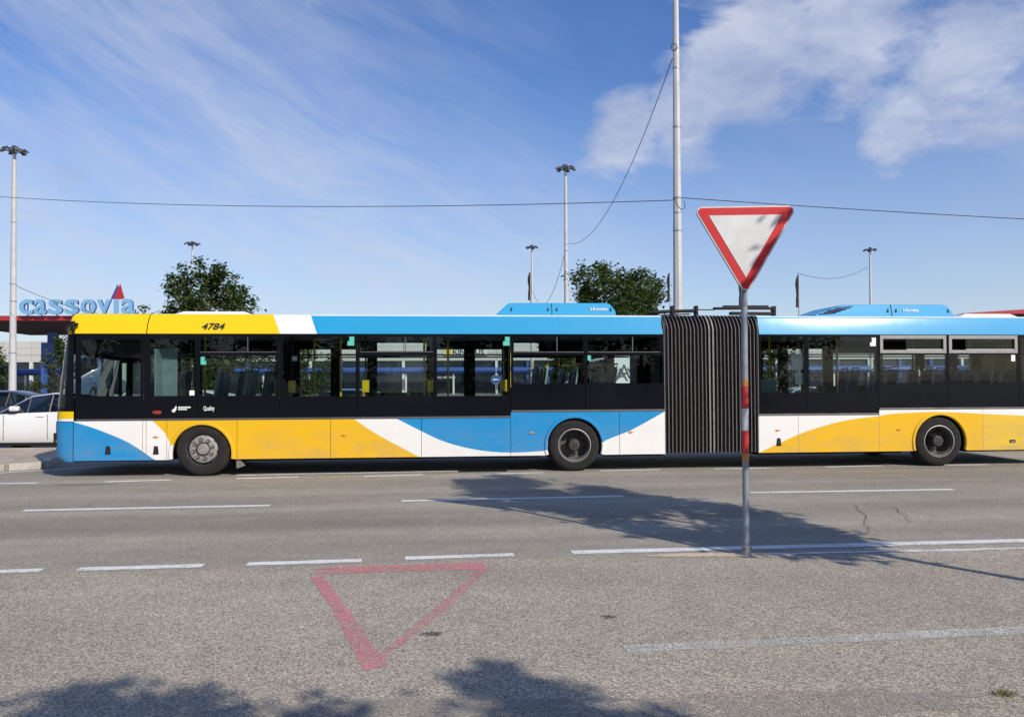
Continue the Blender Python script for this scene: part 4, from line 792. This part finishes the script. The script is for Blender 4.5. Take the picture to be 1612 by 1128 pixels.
# ------------------------------------------------------------------ trees
def tree(name, X, Y, H, z0, R, nleaf, seed, label, leaf=.13, mat=None, group=None, trunk=.09, skew=0, nbr=34, clump=.40, shape=.8):
    rr = random.Random(seed); t = empty(name, (X, Y, -.02)); tag(t, label, 'tree' if name != 'shrub' else 'shrub', group); mat = mat or LEAF
    m = MB(); n = 7; px = [0, 0]; pts = []
    for k in range(n): px = [px[0] + rr.uniform(-.05, .05), px[1] + rr.uniform(-.05, .05)]; pts.append((px[0], px[1], H*.82*k/(n-1)))
    m.tube(pts, [trunk*(1 - .8*k/(n-1)) for k in range(n)], BARK, 8)
    ctr = []
    for k in range(nbr):
        f = (k + rr.random())/nbr; h = z0 + (H*.97 - z0)*f; prof = min(1, .45 + f*2.2)*(1 - max(0, f - .42)/.58*.78)**shape; L = R*prof*rr.uniform(.5, 1.14); a = rr.uniform(0, 2*pi)
        zb = max(z0*.75, h - L*rr.uniform(.6, 1.1) - .2); i = min(n-2, int(min(zb, H*.8)/(H*.82)*(n-1))); b = Vector(pts[i]); b.z = min(zb, H*.8)
        e_ = Vector((L*cos(a) + skew*f, L*sin(a), h)); mid = (b+e_)/2 + Vector((0, 0, -.10*L)); up_ = e_ + Vector((cos(a)*.12, sin(a)*.12, rr.uniform(.12, .62)*R/2))
        up_.z = min(up_.z, H*1.02); m.tube([b, mid, e_, up_], [trunk*.30, trunk*.2, .012, .005], BARK, 5, False)
        for q in (.35, .6, .85): ctr.append((mid + (e_-mid)*q, .9))
        ctr += [(e_, 1.0), ((e_+up_)/2, .7), (up_, .45)]
        for _ in range(2):          # side twigs
            a2 = a + rr.uniform(-1.1, 1.1); s0 = mid + (e_-mid)*rr.uniform(.3, .9); s1 = s0 + Vector((cos(a2), sin(a2), rr.uniform(.1, .8)))*L*.32; s1.z = min(s1.z, H); m.tube([s0, s1], [.010, .004], BARK, 4, False); ctr += [((s0+s1)/2, .75), (s1, .6)]
    m.build('trunk', t, smooth=True)
    vs = []; fs = []
    for k in range(nleaf):
        c, sz = rr.choice(ctr); sg_ = clump*R/2*sz*.62
        p = c + Vector((rr.gauss(0, sg_), rr.gauss(0, sg_), rr.gauss(0, sg_*.8)))
        if p.z > H*1.03 or p.z < z0*.72: continue
        L = leaf*rr.uniform(.6, 1.25); a = rr.uniform(0, 2*pi); ti = rr.uniform(-1.0, .6); d = Vector((cos(a)*cos(ti), sin(a)*cos(ti), sin(ti))); sd = d.cross(Vector((rr.uniform(-.4, .4), rr.uniform(-.4, .4), 1))).normalized(); nn = sd.cross(d)*L*.14
        o = len(vs); vs += [tuple(p), tuple(p + d*L*.5 + sd*L*.34 + nn), tuple(p + d*L), tuple(p + d*L*.5 - sd*L*.34 + nn)]; fs += [(o, o+1, o+2), (o, o+2, o+3)]
    mb = MB(); mb.add(vs, fs, mat); mb.build('crown', t, recalc=False); return t
G1 = 'trees standing behind the bus'
tree('broadleaf_tree', -12.75, 32, 6.5, 2.0, 2.35, 15000, 11, 'leafy green tree above the front roof hatch of the bus', .17, group=G1, nbr=44, clump=.30)
tree('broadleaf_tree', 4.35, 32, 6.3, 1.9, 2.75, 22000, 12, 'dark bushy tree between the left roof unit and the big mast', .17, LEAF, G1, nbr=60, shape=.45, clump=.34)
tree('broadleaf_tree', -8.6, 29, 4.0, 1.2, 1.7, 6000, 13, 'low tree seen through the second row of bus windows', .14, group=G1)
tree('broadleaf_tree', -11.3, 27, 3.9, 1.3, 1.2, 3500, 14, 'slim low tree seen through the window above the front wheel', .14, group=G1)
tree('broadleaf_tree', -18.15, 31, 3.6, 1.0, .62, 1700, 15, 'small tree just left of the bus windscreen', .13, group=G1)
tree('broadleaf_tree', -34.1, 51, 4.2, 1.4, .95, 2600, 16, 'round tree at the far left edge beside the mast', .2, group=G1)
tree('shrub', -22.3, 36, 1.75, .3, .5, 900, 17, 'low green shrub behind the white car', .13, trunk=.04)
tree('broadleaf_tree', 1.9, 29, 3.9, 1.5, 1.3, 3600, 18, 'low tree seen through the window above the middle wheel', .14, LEAFB, G1)
tree('broadleaf_tree', 10.2, 30, 4.0, 1.2, 1.0, 2600, 19, 'small tree seen through the rear section windows', .14, group=G1)
# trees beside and behind the viewer, whose shade falls on the road
G2 = 'roadside trees casting shade on the asphalt'
tree('roadside_tree', 5.86, 4.44, 7.9, 3.0, 1.15, 15000, 21, 'slender roadside tree whose shade crosses the road behind the sign', .15, group=G2, trunk=.07, shape=.6, nbr=48, clump=.5, skew=.85)
tree('roadside_tree', 4.3, -3.0, 6.2, 2.2, 1.6, 14000, 22, 'roadside tree whose shade reaches the lower left asphalt', .15, group=G2, shape=.35)
tree('roadside_tree', 4.55, -2.9, 5.35, 2.2, 1.6, 14000, 23, 'roadside tree whose shade makes the band at the bottom centre', .15, group=G2, shape=.3)
for k in range(9): tree('roadside_tree', -30 + k*6.3 + (k % 2), -15 - (k*37 % 5)*.6, 8.2 + (k*13 % 4)*.6, 1.0, 3.4, 5000, 30+k, f'{ordn[k]} broad tree from the left in the unseen row behind the viewer', .42, group='unseen row of trees behind the viewer', shape=.45, clump=.5)  # unseen dense row, added to darken reflections in the bus window band

# ------------------------------------------------------------------ cars behind the bus
CARG = glass('car_window_glass', (.26, .31, .33)); CART = pmat('car_trim_black', (.012, .012, .013), .4); CARI = pmat('car_interior', (.02, .02, .022), .8)
def car(X, Y, rz, colr, label, van=False, name='parked_car'):
    t = empty(name, (X, Y, -.03), rz); tag(t, label, 'van' if van else 'car', 'vehicles parked behind the bus')
    pm = bpy.data.materials.get('car_paint_%g' % colr[0]) or pmat('car_paint_%g' % colr[0], colr, .3, coat=.9)
    if not van: st = [(-2.10,.42,.62,.66,.60),(-2.0,.24,.70,.72,.76),(-1.5,.20,.82,.84,.87),(-.95,.19,.92,.95,.89),(-.25,.18,.955,1.36,.89),(.25,.18,.97,1.43,.89),(.95,.18,.99,1.42,.89),(1.45,.19,1.01,1.30,.88),(1.95,.24,1.02,1.06,.82),(2.1,.36,.86,.90,.70)]; tap = .72; p0, p1 = 3, 8
    else: st = [(-2.7,.45,.80,.84,.78),(-2.55,.28,1.0,1.03,.94),(-1.9,.22,1.18,1.22,.99),(-1.55,.22,1.30,1.55,1.0),(-.95,.22,1.35,2.25,1.0),(-.3,.22,1.38,2.38,1.0),(.8,.22,1.40,2.40,1.0),(1.8,.22,1.40,2.40,1.0),(2.55,.25,1.40,2.38,.98),(2.66,.35,1.40,2.30,.95)]; tap = .86; p0, p1 = 3, 5
    def sec(s_):
        x, zb, zl, zr, w = s_; g_ = (zr-zl); tw = w*(1 - (1-tap)*min(1, g_/.42)) if g_ > .06 else w*.94
        h = [(w*.90, zb), (w*.985, zb+.12), (w, zb + (zl-zb)*.5), (w*.985, zl-.05), (w*.96, zl), (tw, zr-.03), (tw*.9, zr), (0, zr+.015)]
        return [(x, -y, z) for y, z in h] + [(x, y, z) for y, z in h[-2::-1]]
    S = [sec(s_) for s_ in st]; p = len(S[0]); m = MB(); glf = []
    m.v = [v for q in S for v in q]; pk = m.mi(pm)
    for i in range(len(S)-1):
        for j in range(p-1):
            f = (i*p+j, i*p+j+1, (i+1)*p+j+1, (i+1)*p+j)
            if j in (4, p-6) and p0 <= i < p1: glf.append(f); continue
            if not van and i in (3, 7) and 4 < j < p-6 and j in (5,6,7,8): pass
            m.f.append(f); m.m.append(pk)
    m.f += [tuple(range(p)), tuple(range(len(S)*p-1, (len(S)-1)*p-1, -1))]; m.m += [pk, pk]; b = m.build('body', t, smooth=True)
    V = [v for q in S for v in q]
    for f in glf:
        c = [Vector(V[i]) for i in f]; ce = sum(c, Vector())/4; m = MB(); m.add([tuple(ce + (q-ce)*.93) for q in c], [(0, 1, 2, 3)], CARG); m.build('side_window', t)
        m = MB(); sgn = 1 if ce.y > 0 else -1; m.add([tuple(q - Vector((0, sgn*.012, 0))) for q in c] + [tuple(ce + (q-ce)*.93) for q in c], [(0, 1, 5, 4), (1, 2, 6, 5), (2, 3, 7, 6), (3, 0, 4, 7)], CART); m.build('window_surround', t)
    i = 3; q = S[3][5:p-5], S[4][5:p-5]; n_ = len(q[0]); m = MB(); m.add([(x-.015, y*.93, z+.02) for x, y, z in q[0]] + [(x-.015, y*.93, z+.012) for x, y, z in q[1]], [(k, k+1, n_+k+1, n_+k) for k in range(n_-1)], CARG); m.build('windscreen', t, smooth=True)
    w = st[4][4]; m = MB(); m.box(st[3][0], st[p1][0], -w*.7, w*.7, .5, .9, CARI); m.build('cabin', t)
    for sx in (0, 1):
        for y in (-w+.01, w-.01):
            x = (-1.28, 1.30)[sx] if not van else (-1.72, 1.75)[sx]; R = .315 if not van else .34; sgn = -1 if y < 0 else 1; m = MB(); m.lathe([(.20, 0), (.22, .012*sgn), (R-.03, .016*sgn), (R, -.01*sgn), (R, -.20*sgn), (.1, -.20*sgn)], RUB, 28); ww = m.build('wheel', t, smooth=True); ww.location = (x, y, R)
            m = MB(); m.lathe([(.21, .006*sgn), (.19, -.03*sgn), (.06, -.012*sgn), (.0001, -.005*sgn)], RIM, 24); m.build('hubcap', ww, smooth=True)
            m = MB(); m.lathe([(R+.01, -.012*sgn), (R+.055, .006*sgn), (R+.07, -.01*sgn)], CART, 28); o = m.build('wheel_arch', t, smooth=True); o.location = (x, y, R+.01)
    for y in (-1, 1):
        m = MB(); m.box(-.62 if not van else -1.3, -.42 if not van else -1.1, y*(w+.02)-.08, y*(w+.02)+.08, 1.0 if not van else 1.45, 1.12 if not van else 1.75, pm); m.build('door_mirror', t, bevel=.035)
        for xs in ((-.78, .22, 1.12) if not van else (-1.2, -.2)):
            m = MB(); m.box(xs-.004, xs+.004, y*(w+.001)-.004, y*(w+.001)+.004, .32, .92, CART); m.build('door_seam', t)
        for xs in ((.05, 1.0) if not van else (-.35,)): m = MB(); m.box(xs-.09, xs+.09, y*(w-.008)-.02, y*(w-.008)+.02, .86, .885, pm); m.build('door_handle', t, bevel=.008)
        m = MB(); m.box(-1.0, 1.0, y*(w*.93)-.02, y*(w*.93)+.03, .17, .25, CART); m.build('sill', t, bevel=.01)
        m = MB(); fx = st[1][0]; m.add([(fx-.02, y*.52, .60), (fx+.30, y*(st[1][4]+.07), .68), (fx+.24, y*(st[1][4]+.06), .76), (fx+.02, y*.5, .70)], [(0, 1, 2, 3)], pmat('headlamp', (.7, .72, .74), .1) if not bpy.data.materials.get('headlamp') else bpy.data.materials['headlamp']); m.build('headlight', t, solid=.02)
    return t
car(-11.4, 19.4, rad(5), (.74, .74, .73), 'white hatchback in front of the bus nose beyond the paved island')
car(-15.9, 23.6, rad(4), (.02, .021, .024), 'dark car parked behind the white hatchback')
v = car(3.15, 23.4, rad(3), (.72, .73, .74), 'white van seen through the bus windows above the middle wheel', True, 'parked_van'); glyph('AVIS', 1.1, .42, RAIL, 'lettering', v, (-.15, -1.012, 1.72), .004)
car(-5.6, 24.5, rad(4), (.08, .14, .24), 'blue car seen through the second row of bus windows'); car(9.3, 25.5, rad(4), (.55, .56, .57), 'silver car seen through the rear section windows')
car(-9.9, 23.0, rad(4), (.73, .73, .72), 'white car seen low through the driver window of the bus')
# round blue direction sign behind the bus
d = empty('direction_sign', (-1.1, 52, .05)); tag(d, 'round blue direction sign with white arrow seen through the bus', 'road sign')
m = MB(); m.tube([(0, 0, 0), (0, 0, 1.95)], .03, GALV, 8); m.build('post', d); m = MB(); m.lathe([(.30, -.05), (.0001, -.05)], MBLU, 28, (0, 0, 1.68)); m.lathe([(.31, -.046), (.0001, -.046)], TXW, 28, (0, 0, 1.68)); m.build('disc', d)
m = MB(); m.prism([(-.2, 0), (-.06, .11), (-.06, .04), (.2, .04), (.2, -.04), (-.06, -.04), (-.06, -.11)], lambda p, t: (p[0], t, 1.68+p[1]), -.058, -.052, TXW); m.build('arrow', d)
